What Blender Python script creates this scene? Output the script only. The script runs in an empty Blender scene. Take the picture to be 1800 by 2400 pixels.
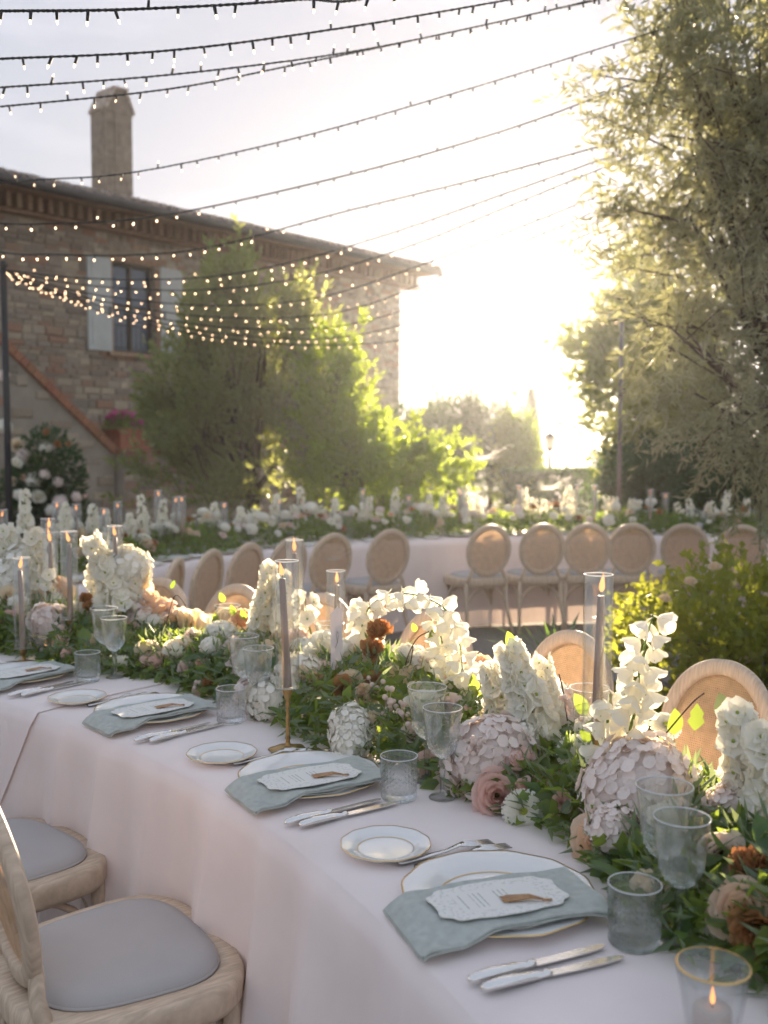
import bpy, math, random
import numpy as np
from mathutils import Vector, Matrix, Quaternion
R_ = math.radians
rng = np.random.default_rng(7)
random.seed(7)
SC = bpy.context.scene
COL = SC.collection

# ---------------------------------------------------------------- camera
F = 2333.333                      # focal length in photo pixels (35 mm lens, 36 mm tall frame)
CAM_H = 1.55
PITCH = math.atan(150.0 / F)      # horizon sits 150 px above the frame centre
cd = bpy.data.cameras.new('camera'); cam = bpy.data.objects.new('camera', cd); COL.objects.link(cam)
cam.location = (0, 0, CAM_H); cam.rotation_euler = (math.pi/2 - PITCH, 0, 0)
cd.sensor_fit = 'VERTICAL'; cd.sensor_height = 36.0; cd.sensor_width = 27.0; cd.lens = 35.0
cd.clip_start = 0.05; cd.clip_end = 3000
cd.dof.use_dof = True; cd.dof.focus_distance = 2.35; cd.dof.aperture_fstop = 3.4
SC.camera = cam

# ---------------------------------------------------------------- sky and sun
SUN_EL, SUN_AZ = 9.2, 8.3        # degrees; azimuth from +Y towards +X
w = bpy.data.worlds.new('World'); SC.world = w; w.use_nodes = True
nt = w.node_tree; nt.nodes.clear()
out = nt.nodes.new('ShaderNodeOutputWorld'); bg = nt.nodes.new('ShaderNodeBackground')
sky = nt.nodes.new('ShaderNodeTexSky'); sky.sky_type = 'NISHITA'; sky.sun_disc = False
sky.sun_elevation = R_(SUN_EL); sky.sun_rotation = R_(SUN_AZ)
sky.altitude = 300; sky.air_density = 1.0; sky.dust_density = 0.9; sky.ozone_density = 3.0
gmn = nt.nodes.new('ShaderNodeGamma'); gmn.inputs[1].default_value = 0.09      # evening veil: evens the dome out
hs = nt.nodes.new('ShaderNodeHueSaturation'); hs.inputs['Saturation'].default_value = 2.2; hs.inputs['Value'].default_value = 0.95
tint = nt.nodes.new('ShaderNodeMix'); tint.data_type = 'RGBA'; tint.blend_type = 'MULTIPLY'
tint.inputs[0].default_value = 1.0; tint.inputs[7].default_value = (1.0, 0.96, 1.01, 1)
nt.links.new(sky.outputs[0], gmn.inputs[0]); nt.links.new(gmn.outputs[0], hs.inputs['Color']); nt.links.new(hs.outputs[0], tint.inputs[6])
# thin high cloud: a faint veil in stretched noise
tc = nt.nodes.new('ShaderNodeTexCoord'); mp = nt.nodes.new('ShaderNodeMapping')
mp.inputs['Scale'].default_value = (1.6, 1.6, 6.0)
nz = nt.nodes.new('ShaderNodeTexNoise'); nz.inputs['Scale'].default_value = 2.2; nz.inputs['Detail'].default_value = 6
cr = nt.nodes.new('ShaderNodeValToRGB'); cr.color_ramp.elements[0].position = 0.50; cr.color_ramp.elements[1].position = 0.78
cr.color_ramp.elements[0].color = (1, 1, 1, 1); cr.color_ramp.elements[1].color = (1.35, 1.30, 1.28, 1)
cl = nt.nodes.new('ShaderNodeMix'); cl.data_type = 'RGBA'; cl.blend_type = 'MULTIPLY'; cl.inputs[0].default_value = 1.0
nt.links.new(tc.outputs['Generated'], mp.inputs[0]); nt.links.new(mp.outputs[0], nz.inputs['Vector'])
nt.links.new(nz.outputs['Fac'], cr.inputs[0]); nt.links.new(tint.outputs[2], cl.inputs[6]); nt.links.new(cr.outputs[0], cl.inputs[7])
nt.links.new(cl.outputs[2], bg.inputs['Color']); bg.inputs['Strength'].default_value = 0.15
nt.links.new(bg.outputs[0], out.inputs['Surface'])
sd = bpy.data.lights.new('sun', 'SUN'); sun = bpy.data.objects.new('sun', sd); COL.objects.link(sun)
SUNV = Vector((math.sin(R_(SUN_AZ))*math.cos(R_(SUN_EL)), math.cos(R_(SUN_AZ))*math.cos(R_(SUN_EL)), math.sin(R_(SUN_EL))))
sun.rotation_euler = (-SUNV).to_track_quat('-Z', 'Y').to_euler()
sd.energy = 4.8; sd.angle = R_(0.6); sd.color = (1.0, 0.80, 0.57)
vs = SC.view_settings; vs.view_transform = 'Standard'; vs.look = 'None'; vs.gamma = 1.0; vs.exposure = 2.2
try: vs.use_curve_mapping = False
except Exception: pass
cy = SC.cycles
cy.use_denoising = True
try:
    cy.denoiser = 'OPENIMAGEDENOISE'; cy.denoising_input_passes = 'RGB_ALBEDO_NORMAL'
except Exception: pass
cy.max_bounces = 16; cy.diffuse_bounces = 4; cy.glossy_bounces = 4; cy.transmission_bounces = 14
cy.transparent_max_bounces = 32; cy.volume_bounces = 0
cy.caustics_reflective = False; cy.caustics_refractive = True; cy.blur_glossy = 0.6
cy.sample_clamp_indirect = 4.0; cy.sample_clamp_direct = 0
cy.use_light_tree = True

# ---------------------------------------------------------------- pixel helpers
FW = Vector((0, math.cos(PITCH), -math.sin(PITCH))); UP = Vector((0, math.sin(PITCH), math.cos(PITCH)))
CAMP = Vector((0, 0, CAM_H))
def ray(u, v): return FW + Vector((1, 0, 0))*((u-900)/F) + UP*((1200-v)/F)
def at_z(u, v, z):
    d = ray(u, v); return CAMP + d*((z-CAM_H)/d.z)
def at_y(u, v, y):
    d = ray(u, v); return CAMP + d*(y/d.y)
def at_r(u, v, c, r):             # where a pixel's ray reaches plan distance r from the table's centre of curvature c
    d = ray(u, v); a = d.x*d.x + d.y*d.y; b = -(d.x*c[0] + d.y*c[1]); k = c[0]**2 + c[1]**2 - r*r
    t = (-b + math.sqrt(max(b*b - a*k, 0)))/a
    return CAMP + d*t

# ---------------------------------------------------------------- mesh helpers
KIDS = {}
class MB:
    def __init__(s): s.v = []; s.f = []; s.m = []
    def add(s, vs_, fs, mi=0, M=None):
        o = len(s.v)
        for p in vs_:
            p = Vector(p); s.v.append(tuple(M @ p) if M is not None else tuple(p))
        for f in fs: s.f.append(tuple(i+o for i in f)); s.m.append(mi)
        return s
    def box(s, c, size, mi=0, M=None, top=1.0):
        x, y, z = size[0]/2, size[1]/2, size[2]/2
        P = [(-x,-y,-z),(x,-y,-z),(x,y,-z),(-x,y,-z),(-x*top,-y*top,z),(x*top,-y*top,z),(x*top,y*top,z),(-x*top,y*top,z)]
        P = [(p[0]+c[0], p[1]+c[1], p[2]+c[2]) for p in P]
        return s.add(P, [(0,3,2,1),(4,5,6,7),(0,1,5,4),(1,2,6,5),(2,3,7,6),(3,0,4,7)], mi, M)
    def lathe(s, prof, seg=24, c=(0,0,0), mi=0, M=None, closed=False, fn=None):
        P = []; Fc = []; n = len(prof)
        for j, (r, z) in enumerate(prof):
            for i in range(seg):
                a = 2*math.pi*i/seg; rr = r*(fn(a, z) if fn else 1.0)
                P.append((c[0]+rr*math.cos(a), c[1]+rr*math.sin(a), c[2]+z))
        for j in range(n if closed else n-1):
            k = (j+1) % n
            for i in range(seg):
                i2 = (i+1) % seg
                Fc.append((j*seg+i, j*seg+i2, k*seg+i2, k*seg+i))
        return s.add(P, Fc, mi, M)
    def tube(s, pts, rad, seg=8, mi=0, M=None, flat=1.0, cap=True):
        pts = [Vector(p) for p in pts]; n = len(pts)
        if not hasattr(rad, '__len__'): rad = [rad]*n
        P = []; Fc = []; ref = None
        for j in range(n):
            t = (pts[min(j+1, n-1)] - pts[max(j-1, 0)])
            t = t.normalized() if t.length > 1e-9 else Vector((0,0,1))
            if ref is None:
                ref = Vector((0,0,1)) if abs(t.z) < 0.9 else Vector((1,0,0))
            a = t.cross(ref)
            if a.length < 1e-4: ref = Vector((0,1,0)); a = t.cross(ref)
            a.normalize(); b = a.cross(t).normalized(); ref = b
            for i in range(seg):
                q = 2*math.pi*i/seg
                P.append(pts[j] + a*(math.cos(q)*rad[j]) + b*(math.sin(q)*rad[j]*flat))
        for j in range(n-1):
            for i in range(seg):
                i2 = (i+1) % seg
                Fc.append((j*seg+i, j*seg+i2, (j+1)*seg+i2, (j+1)*seg+i))
        if cap:
            Fc.append(tuple(range(seg-1, -1, -1))); Fc.append(tuple(range((n-1)*seg, n*seg)))
        return s.add(P, Fc, mi, M)
    def grid(s, fn, nu, nv, mi=0, M=None):
        P = [fn(i/nu, j/nv) for j in range(nv+1) for i in range(nu+1)]
        Fc = [(j*(nu+1)+i, j*(nu+1)+i+1, (j+1)*(nu+1)+i+1, (j+1)*(nu+1)+i) for j in range(nv) for i in range(nu)]
        return s.add(P, Fc, mi, M)
    def sphere(s, c, r, seg=10, rings=6, mi=0, M=None, sc=(1,1,1)):
        P = [(c[0], c[1], c[2]-r*sc[2])]
        for j in range(1, rings):
            a = -math.pi/2 + math.pi*j/rings
            for i in range(seg):
                b = 2*math.pi*i/seg
                P.append((c[0]+r*sc[0]*math.cos(a)*math.cos(b), c[1]+r*sc[1]*math.cos(a)*math.sin(b), c[2]+r*sc[2]*math.sin(a)))
        P.append((c[0], c[1], c[2]+r*sc[2])); L = len(P)-1
        Fc = [(0, 1+(i+1) % seg, 1+i) for i in range(seg)]
        for j in range(rings-2):
            for i in range(seg):
                i2 = (i+1) % seg; o = 1+j*seg
                Fc.append((o+i, o+i2, o+seg+i2, o+seg+i))
        o = 1+(rings-2)*seg
        Fc += [(o+i, o+(i+1) % seg, L) for i in range(seg)]
        return s.add(P, Fc, mi, M)
    def mesh(s, name, mats, smooth=True):
        me = bpy.data.meshes.new(name); me.from_pydata(s.v, [], s.f)
        if not isinstance(mats, (list, tuple)): mats = [mats]
        for m in mats: me.materials.append(m)
        if len(mats) > 1: me.polygons.foreach_set('material_index', s.m)
        if smooth: me.polygons.foreach_set('use_smooth', [True]*len(s.f))
        me.update(); return me
    def obj(s, name, mats, parent=None, smooth=True):
        return link(name, s.mesh(name, mats, smooth), parent)
def link(name, me, parent=None, M=None):
    o = bpy.data.objects.new(name, me); COL.objects.link(o)
    if parent is not None:
        o.parent = parent; KIDS.setdefault(parent.name, []).append(o)
    if M is not None: o.matrix_basis = M
    return o
def tag(o, label=None, cat=None, group=None, kind=None):
    if label: o['label'] = label
    if cat: o['category'] = cat
    if group: o['group'] = group
    if kind: o['kind'] = kind
    return o
def thing(name, label, cat, loc=(0,0,0), rz=0.0, group=None):
    o = bpy.data.objects.new(name, None); COL.objects.link(o); o.empty_display_size = 0.05
    o.location = loc; o.rotation_euler = (0, 0, rz)
    return tag(o, label, cat, group)
def copy_tree(o, parent=None):
    c = o.copy(); COL.objects.link(c); c.parent = parent
    for ch in KIDS.get(o.name, []): copy_tree(ch, c)
    return c
def np_mesh(name, V, T, mat, smooth=False):
    me = bpy.data.meshes.new(name); V = np.asarray(V, np.float32); T = np.asarray(T, np.int32)
    k = T.shape[1]
    me.vertices.add(len(V)); me.vertices.foreach_set('co', V.ravel())
    me.loops.add(T.size); me.loops.foreach_set('vertex_index', T.ravel())
    me.polygons.add(len(T)); me.polygons.foreach_set('loop_start', np.arange(0, T.size, k, dtype=np.int32))
    try: me.polygons.foreach_set('loop_total', np.full(len(T), k, np.int32))
    except Exception: pass
    me.materials.append(mat)
    if smooth: me.polygons.foreach_set('use_smooth', np.ones(len(T), bool))
    me.update(calc_edges=True); me.validate(); return me
def leaf_cloud(P, D, L, W, fold=0.25, up=None):
    """one folded, pointed leaf for each base point P along direction D -> verts, tris"""
    n = len(P); D = D/np.maximum(np.linalg.norm(D, axis=1, keepdims=True), 1e-6)
    rv = rng.normal(size=(n, 3)) if up is None else up + 0.5*rng.normal(size=(n, 3))
    S = np.cross(D, rv); S /= np.maximum(np.linalg.norm(S, axis=1, keepdims=True), 1e-6)
    N = np.cross(S, D)
    L = np.broadcast_to(np.asarray(L, float).reshape(-1, 1), (n, 1)); W = np.broadcast_to(np.asarray(W, float).reshape(-1, 1), (n, 1))
    droop = rng.uniform(-0.12, 0.02, (n, 1))
    b = P; t = P + D*L + N*L*droop
    m = P + D*L*0.48
    l = m + S*W*0.5 + N*W*fold; r = m - S*W*0.5 + N*W*fold
    V = np.stack([b, l, t, r], 1).reshape(-1, 3)
    i = np.arange(n)*4
    T = np.concatenate([np.stack([i, i+2, i+1], 1), np.stack([i, i+3, i+2], 1)])
    return V, T
def unit(n):
    d = rng.normal(size=(n, 3)); return d/np.linalg.norm(d, axis=1, keepdims=True)
def sprig_leaves(O, D, length, per, L, W, spread=0.9, sag=0.15, fold=0.25):
    """leaves set along sprigs that start at O and run along D"""
    n = len(O); D = D/np.linalg.norm(D, axis=1, keepdims=True)
    s = (np.arange(per)+0.6)/per
    ln = np.broadcast_to(np.asarray(length, float).reshape(-1, 1, 1), (n, 1, 1))
    P = O[:, None, :] + D[:, None, :]*ln*s[None, :, None]
    P[:, :, 2] -= (sag*ln[:, :, 0])*s[None, :]**2
    ld = D[:, None, :]*0.7 + spread*unit(n*per).reshape(n, per, 3)
    LL = L*rng.uniform(0.65, 1.2, n*per); WW = W*rng.uniform(0.7, 1.2, n*per)
    return leaf_cloud(P.reshape(-1, 3), ld.reshape(-1, 3), LL, WW, fold)
def ell_points(cs, n, shell=0.55):
    """points in a union of ellipsoids [(c, r)], thicker towards the skin -> points, outward dirs"""
    wts = np.array([r[0]*r[1]*r[2] for c, r in cs])**0.7; wts /= wts.sum()
    ids = rng.choice(len(cs), n, p=wts); d = unit(n)
    rad = np.where(rng.random(n) < shell, rng.uniform(0.75, 1.0, n), rng.uniform(0.15, 0.9, n))
    C = np.array([c for c, r in cs], float)[ids]; Rr = np.array([r for c, r in cs], float)[ids]
    return C + d*Rr*rad[:, None], d
def basis(z, spin=0.0, loc=(0,0,0), sc=1.0):
    """matrix whose local Z points along z"""
    q = Vector(z).normalized().to_track_quat('Z', 'Y') @ Quaternion((0,0,1), spin)
    return Matrix.LocRotScale(Vector(loc), q, Vector((sc, sc, sc)))

def catmull(P, n):
    out_ = []
    for i in range(len(P)-1):
        p0, p1, p2, p3 = P[max(i-1, 0)], P[i], P[i+1], P[min(i+2, len(P)-1)]
        for k in range(n):
            t = k/n; out_.append(0.5*((2*p1)+(p2-p0)*t+(2*p0-5*p1+4*p2-p3)*t*t+(3*p1-p0-3*p2+p3)*t**3))
    out_.append(P[-1]); return out_

# ---------------------------------------------------------------- materials
def nodes(m):
    m.use_nodes = True; t = m.node_tree; t.nodes.clear(); return t, t.nodes.new('ShaderNodeOutputMaterial')
def rgba(c): return (c[0], c[1], c[2], 1)
def pmat(name, col, rough=0.6, metal=0.0, var=0.12, scale=12.0, bump=0.0, bscale=60.0, transl=0.0, tcol=None,
         objr=0.0, isl=0.0, spec=0.5, col2=None, sheen=0.0, aniso=None, detail=4, coat=0.0):
    m = bpy.data.materials.new(name); t, o = nodes(m); N = t.nodes.new; Lk = t.links.new
    p = N('ShaderNodeBsdfPrincipled'); p.inputs['Roughness'].default_value = rough; p.inputs['Metallic'].default_value = metal
    p.inputs['Specular IOR Level'].default_value = spec
    if sheen: p.inputs['Sheen Weight'].default_value = sheen
    if coat: p.inputs['Coat Weight'].default_value = coat
    tcd = N('ShaderNodeTexCoord'); mpp = N('ShaderNodeMapping'); Lk(tcd.outputs['Object'], mpp.inputs[0])
    if aniso: mpp.inputs['Scale'].default_value = aniso
    nz_ = N('ShaderNodeTexNoise'); nz_.inputs['Scale'].default_value = scale; nz_.inputs['Detail'].default_value = detail
    Lk(mpp.outputs[0], nz_.inputs['Vector'])
    mx = N('ShaderNodeMix'); mx.data_type = 'RGBA'
    a = tuple(c*(1-var) for c in col); b = tuple(min(c*(1+var), 1) for c in (col2 or col))
    mx.inputs[6].default_value = rgba(a); mx.inputs[7].default_value = rgba(b)
    ct = N('ShaderNodeMapRange'); ct.inputs[1].default_value = 0.3; ct.inputs[2].default_value = 0.7
    Lk(nz_.outputs['Fac'], ct.inputs[0]); Lk(ct.outputs[0], mx.inputs[0])
    c = mx.outputs[2]
    for amt, src in ((objr, 'obj'), (isl, 'isl')):
        if amt:
            if src == 'obj': s_ = N('ShaderNodeObjectInfo').outputs['Random']
            else: s_ = N('ShaderNodeNewGeometry').outputs['Random Per Island']
            h = N('ShaderNodeHueSaturation'); r1 = N('ShaderNodeMapRange')
            r1.inputs[3].default_value = 1-amt; r1.inputs[4].default_value = 1+amt
            r2 = N('ShaderNodeMapRange'); r2.inputs[3].default_value = 0.5-amt*0.06; r2.inputs[4].default_value = 0.5+amt*0.06
            ml = N('ShaderNodeMath'); ml.operation = 'MULTIPLY'; ml.inputs[1].default_value = 7.13
            fr = N('ShaderNodeMath'); fr.operation = 'FRACT'
            Lk(s_, r1.inputs[0]); Lk(s_, ml.inputs[0]); Lk(ml.outputs[0], fr.inputs[0]); Lk(fr.outputs[0], r2.inputs[0])
            Lk(r1.outputs[0], h.inputs['Value']); Lk(r2.outputs[0], h.inputs['Hue']); Lk(c, h.inputs['Color']); c = h.outputs[0]
    Lk(c, p.inputs['Base Color'])
    if bump:
        nb = N('ShaderNodeTexNoise'); nb.inputs['Scale'].default_value = bscale; nb.inputs['Detail'].default_value = 5
        Lk(mpp.outputs[0], nb.inputs['Vector'])
        bm = N('ShaderNodeBump'); bm.inputs['Strength'].default_value = bump; bm.inputs['Distance'].default_value = 0.01
        Lk(nb.outputs['Fac'], bm.inputs['Height']); Lk(bm.outputs[0], p.inputs['Normal'])
    sh = p.outputs[0]
    if transl:
        tr = N('ShaderNodeBsdfTranslucent')
        if tcol: tr.inputs['Color'].default_value = rgba(tcol)
        else: Lk(c, tr.inputs['Color'])
        ms = N('ShaderNodeMixShader'); ms.inputs[0].default_value = transl
        Lk(sh, ms.inputs[1]); Lk(tr.outputs[0], ms.inputs[2]); sh = ms.outputs[0]
    Lk(sh, o.inputs['Surface']); return m
def emat(name, col, strength):
    m = bpy.data.materials.new(name); t, o = nodes(m); e = t.nodes.new('ShaderNodeEmission')
    e.inputs[0].default_value = rgba(col); e.inputs[1].default_value = strength; t.links.new(e.outputs[0], o.inputs['Surface'])
    try: m.cycles.emission_sampling = 'NONE'
    except Exception: pass
    return m
def gmat(name, tintc=(0.97, 0.98, 0.98), thin=1.0, ior=1.5, rough=0.0, bump=0.0, bscale=80):
    """glass: thin=1 clear pane-like wall, lower values mix in true refraction"""
    m = bpy.data.materials.new(name); t, o = nodes(m); N = t.nodes.new; Lk = t.links.new
    fr = N('ShaderNodeFresnel'); gx = N('ShaderNodeNewGeometry'); io = N('ShaderNodeMapRange')     # same reflectance from both faces of a wall
    io.inputs[3].default_value = ior; io.inputs[4].default_value = 1/ior; Lk(gx.outputs['Backfacing'], io.inputs[0]); Lk(io.outputs[0], fr.inputs[0])
    tr = N('ShaderNodeBsdfTransparent'); tr.inputs[0].default_value = rgba(tintc)
    gl = N('ShaderNodeBsdfGlossy'); gl.inputs['Roughness'].default_value = rough
    a = N('ShaderNodeMixShader'); Lk(fr.outputs[0], a.inputs[0]); Lk(tr.outputs[0], a.inputs[1]); Lk(gl.outputs[0], a.inputs[2])
    sh = a.outputs[0]
    if bump:
        nb = N('ShaderNodeTexNoise'); nb.inputs['Scale'].default_value = bscale
        bm = N('ShaderNodeBump'); bm.inputs['Strength'].default_value = bump; bm.inputs['Distance'].default_value = 0.004
        Lk(nb.outputs['Fac'], bm.inputs['Height']); Lk(bm.outputs[0], gl.inputs['Normal']); Lk(bm.outputs[0], fr.inputs['Normal'])
    if thin < 1:
        g = N('ShaderNodeBsdfGlass'); g.inputs['IOR'].default_value = 1.47; g.inputs['Color'].default_value = (0.98, 0.99, 1, 1)
        g.inputs['Roughness'].default_value = rough
        b = N('ShaderNodeMixShader'); b.inputs[0].default_value = 1-thin; Lk(sh, b.inputs[1]); Lk(g.outputs[0], b.inputs[2]); sh = b.outputs[0]
    Lk(sh, o.inputs['Surface']); return m
MT = {}
MT['cloth'] = pmat('linen', (0.95, 0.845, 0.82), 0.85, var=0.035, scale=7, bump=0.22, bscale=9, transl=0.10, tcol=(0.95, 0.74, 0.60), spec=0.2, sheen=0.15)
MT['wood'] = pmat('limed_oak', (0.57, 0.44, 0.32), 0.55, var=0.12, scale=40, bump=0.2, bscale=70, aniso=(4, 0.5, 0.5), col2=(0.66, 0.52, 0.39), objr=0.06)
MT['cane'] = pmat('cane', (0.62, 0.42, 0.25), 0.55, var=0.15, scale=30, transl=0.25)
MT['cushion'] = pmat('cushion_linen', (0.47, 0.45, 0.44), 0.9, var=0.04, scale=6, bump=0.12, bscale=380, spec=0.15)
MT['porcelain'] = pmat('porcelain', (0.80, 0.79, 0.77), 0.12, var=0.01, spec=0.6, coat=0.3)
MT['gold'] = pmat('gold_rim', (0.72, 0.50, 0.22), 0.3, 0.9, var=0.1)
MT['napkin'] = pmat('sage_linen', (0.54, 0.57, 0.53), 0.9, var=0.10, scale=60, bump=0.3, bscale=500, transl=0.12, spec=0.15)
MT['silver'] = pmat('silver', (0.82, 0.80, 0.77), 0.16, 1.0, var=0.05, scale=30)
MT['brass'] = pmat('aged_brass', (0.42, 0.27, 0.11), 0.42, 0.85, var=0.3, scale=40, bump=0.2, bscale=90)
MT['candle'] = pmat('taupe_wax', (0.40, 0.29, 0.23), 0.5, var=0.05, transl=0.15, tcol=(0.6, 0.35, 0.22))
MT['wax'] = pmat('white_wax', (0.80, 0.74, 0.68), 0.5, var=0.03, transl=0.3, tcol=(0.9, 0.6, 0.4))
MT['wick'] = pmat('wick', (0.03, 0.025, 0.02), 0.9)
MT['flame'] = emat('flame', (1.0, 0.38, 0.12), 0.55)
MT['bulb'] = emat('warm_bulb', (1.0, 0.62, 0.36), 3.4)
MT['bulb_dim'] = emat('faint_bulb', (1.0, 0.66, 0.40), 1.1)
MT['cable'] = pmat('dark_green_cable', (0.016, 0.018, 0.020), 0.7)
MT['iron'] = pmat('black_iron', (0.02, 0.02, 0.022), 0.6)
MT['glass'] = gmat('clear_glass', ior=1.95)
MT['crystal'] = gmat('cut_crystal', (0.97, 0.98, 0.98), thin=0.45)
MT['rim'] = pmat('painted_rim_highlight', (0.90, 0.92, 0.93), 0.08, var=0.0, transl=0.5, tcol=(0.95, 0.95, 0.95), spec=0.9)  # near-white ring, not glass: the bright rim highlight is put into its colour
MT['rimglass'] = gmat('plain_crystal', (0.97, 0.98, 0.98), thin=0.85, ior=1.6)
MT['petal_white'] = pmat('white_petal', (0.94, 0.93, 0.87), 0.75, var=0.05, scale=25, transl=0.42, tcol=(0.97, 0.92, 0.76), spec=0.15, objr=0.03)
MT['petal_cream'] = pmat('cream_petal', (0.82, 0.74, 0.62), 0.75, var=0.08, scale=25, transl=0.50, tcol=(0.90, 0.76, 0.52), spec=0.15, objr=0.04)
MT['petal_blush'] = pmat('blush_petal', (0.90, 0.80, 0.76), 0.75, var=0.07, scale=25, transl=0.38, tcol=(0.92, 0.74, 0.60), spec=0.15, objr=0.05)
MT['petal_pink'] = pmat('pink_petal', (0.90, 0.70, 0.65), 0.75, var=0.08, scale=25, transl=0.38, tcol=(0.9, 0.6, 0.48), spec=0.15, objr=0.05)
MT['petal_peach'] = pmat('peach_petal', (0.90, 0.71, 0.55), 0.75, var=0.08, scale=25, transl=0.40, tcol=(0.92, 0.62, 0.38), spec=0.15, objr=0.05)
MT['petal_rust'] = pmat('rust_petal', (0.38, 0.17, 0.09), 0.8, var=0.25, scale=70, transl=0.3, tcol=(0.62, 0.24, 0.09), spec=0.15, objr=0.1, col2=(0.48, 0.32, 0.14))
MT['petal_magenta'] = pmat('magenta_petal', (0.70, 0.18, 0.36), 0.75, var=0.1, transl=0.3, spec=0.15)
MT['hyd_white'] = pmat('white_hydrangea', (0.96, 0.94, 0.89), 0.75, var=0.05, scale=25, transl=0.32, tcol=(0.95, 0.90, 0.72), spec=0.15, objr=0.03)
MT['hyd_blush'] = pmat('blush_hydrangea', (0.97, 0.88, 0.84), 0.75, var=0.06, scale=25, transl=0.32, tcol=(0.95, 0.78, 0.66), spec=0.15, objr=0.04)
MT['eye_green'] = pmat('flower_eye', (0.42, 0.50, 0.10), 0.8, var=0.2, scale=60, transl=0.3)
MT['eye_lime'] = pmat('flower_centre', (0.55, 0.58, 0.08), 0.8, var=0.2, scale=200, bump=0.5, bscale=400, transl=0.2)
MT['berry'] = pmat('snowberry', (0.80, 0.66, 0.58), 0.45, var=0.1, scale=60, transl=0.3, objr=0.06)
MT['leaf_dark'] = pmat('dark_leaf', (0.065, 0.12, 0.05), 0.42, var=0.25, scale=30, transl=0.38, tcol=(0.34, 0.54, 0.05), objr=0.25)
MT['leaf_mid'] = pmat('mid_leaf', (0.11, 0.17, 0.05), 0.48, var=0.25, scale=30, transl=0.45, tcol=(0.48, 0.62, 0.08), objr=0.25)
MT['leaf_grey'] = pmat('grey_leaf', (0.15, 0.20, 0.13), 0.6, var=0.15, scale=30, transl=0.35, tcol=(0.42, 0.50, 0.20), objr=0.2)
MT['foliage'] = pmat('garland_foliage', (0.10, 0.15, 0.055), 0.5, var=0.3, scale=6, transl=0.45, tcol=(0.42, 0.56, 0.07), isl=0.4)
MT['stem'] = pmat('green_stem', (0.12, 0.20, 0.04), 0.6, transl=0.0)
MT['twig'] = pmat('brown_twig', (0.10, 0.05, 0.03), 0.8)
MT['bark'] = pmat('bark', (0.10, 0.075, 0.055), 0.9, var=0.4, scale=14, bump=0.8, bscale=30, aniso=(3, 3, 0.6))
# ================================================================ ground, hills
MT['gravel'] = pmat('gravel', (0.22, 0.195, 0.175), 0.95, var=0.35, scale=38, bump=0.8, bscale=140, detail=8)
MT['hill'] = pmat('hillside', (0.07, 0.085, 0.04), 0.95, var=0.4, scale=0.06)
MT['soil'] = pmat('bed_soil', (0.07, 0.055, 0.04), 0.95, var=0.4, scale=25, bump=0.8, bscale=60)
b = MB(); b.grid(lambda i, j: (-600+1200*i, -60+800*j, 0.0), 24, 16)
tag(b.obj('ground', MT['gravel'], smooth=False), kind='structure')
def hill(i, j):
    x = -420+840*i; y = 330+240*j
    h = 0.8 + (4.8 + 2.0*math.sin(x*0.021+1.0) + 1.2*math.sin(x*0.05+2) + 0.4*math.sin(x*0.17))*math.sin(math.pi*min(j*1.0, 1))
    return (x, y, max(h, 0.2) if 0 < j < 1 else -0.3)
b = MB(); b.grid(hill, 120, 12); tag(b.obj('hills', MT['hill']), kind='structure')
def bed(i, j):
    a = 2*math.pi*i; r = (1.75 + 0.2*math.sin(3*a) + 0.12*math.sin(7*a+1))*j
    return (2.35+r*math.cos(a), 5.25+0.72*r*math.sin(a), 0.004+0.05*(1-j*j))
b = MB(); b.grid(bed, 40, 5); tag(b.obj('planting_bed', MT['soil']), kind='structure')

# ================================================================ farmhouse
def stonemat(name, per):
    m = bpy.data.materials.new(name); t, o = nodes(m); N = t.nodes.new; Lk = t.links.new
    p = N('ShaderNodeBsdfPrincipled'); p.inputs['Roughness'].default_value = 0.92; p.inputs['Specular IOR Level'].default_value = 0.2
    src = N('ShaderNodeObjectInfo').outputs['Random'] if per == 'obj' else N('ShaderNodeNewGeometry').outputs['Random Per Island']
    cr_ = N('ShaderNodeValToRGB'); e = cr_.color_ramp.elements
    cols = [(0.0, (0.30, 0.24, 0.18)), (0.2, (0.36, 0.30, 0.23)), (0.38, (0.24, 0.20, 0.16)), (0.52, (0.40, 0.33, 0.24)), (0.68, (0.33, 0.20, 0.14)), (0.8, (0.30, 0.25, 0.20)), (0.93, (0.31, 0.21, 0.15))]
    e[0].position, e[0].color = 0, rgba(cols[0][1]); e[1].position, e[1].color = cols[1][0], rgba(cols[1][1])
    for pos, c in cols[2:]:
        k = e.new(pos); k.color = rgba(c)
    cr_.color_ramp.interpolation = 'CONSTANT'; Lk(src, cr_.inputs[0])
    tcd = N('ShaderNodeTexCoord'); nz_ = N('ShaderNodeTexNoise'); nz_.inputs['Scale'].default_value = 7; nz_.inputs['Detail'].default_value = 6
    Lk(tcd.outputs['Object'], nz_.inputs['Vector'])
    mr = N('ShaderNodeMapRange'); mr.inputs[1].default_value = 0.3; mr.inputs[2].default_value = 0.7; mr.inputs[3].default_value = 0.85; mr.inputs[4].default_value = 1.45
    Lk(nz_.outputs['Fac'], mr.inputs[0]); h = N('ShaderNodeHueSaturation'); Lk(mr.outputs[0], h.inputs['Value']); Lk(cr_.outputs[0], h.inputs['Color'])
    Lk(h.outputs[0], p.inputs['Base Color'])
    bm = N('ShaderNodeBump'); bm.inputs['Strength'].default_value = 0.5; bm.inputs['Distance'].default_value = 0.02
    nb = N('ShaderNodeTexNoise'); nb.inputs['Scale'].default_value = 30; Lk(tcd.outputs['Object'], nb.inputs['Vector'])
    Lk(nb.outputs['Fac'], bm.inputs['Height']); Lk(bm.outputs[0], p.inputs['Normal']); Lk(p.outputs[0], o.inputs['Surface']); return m
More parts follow.
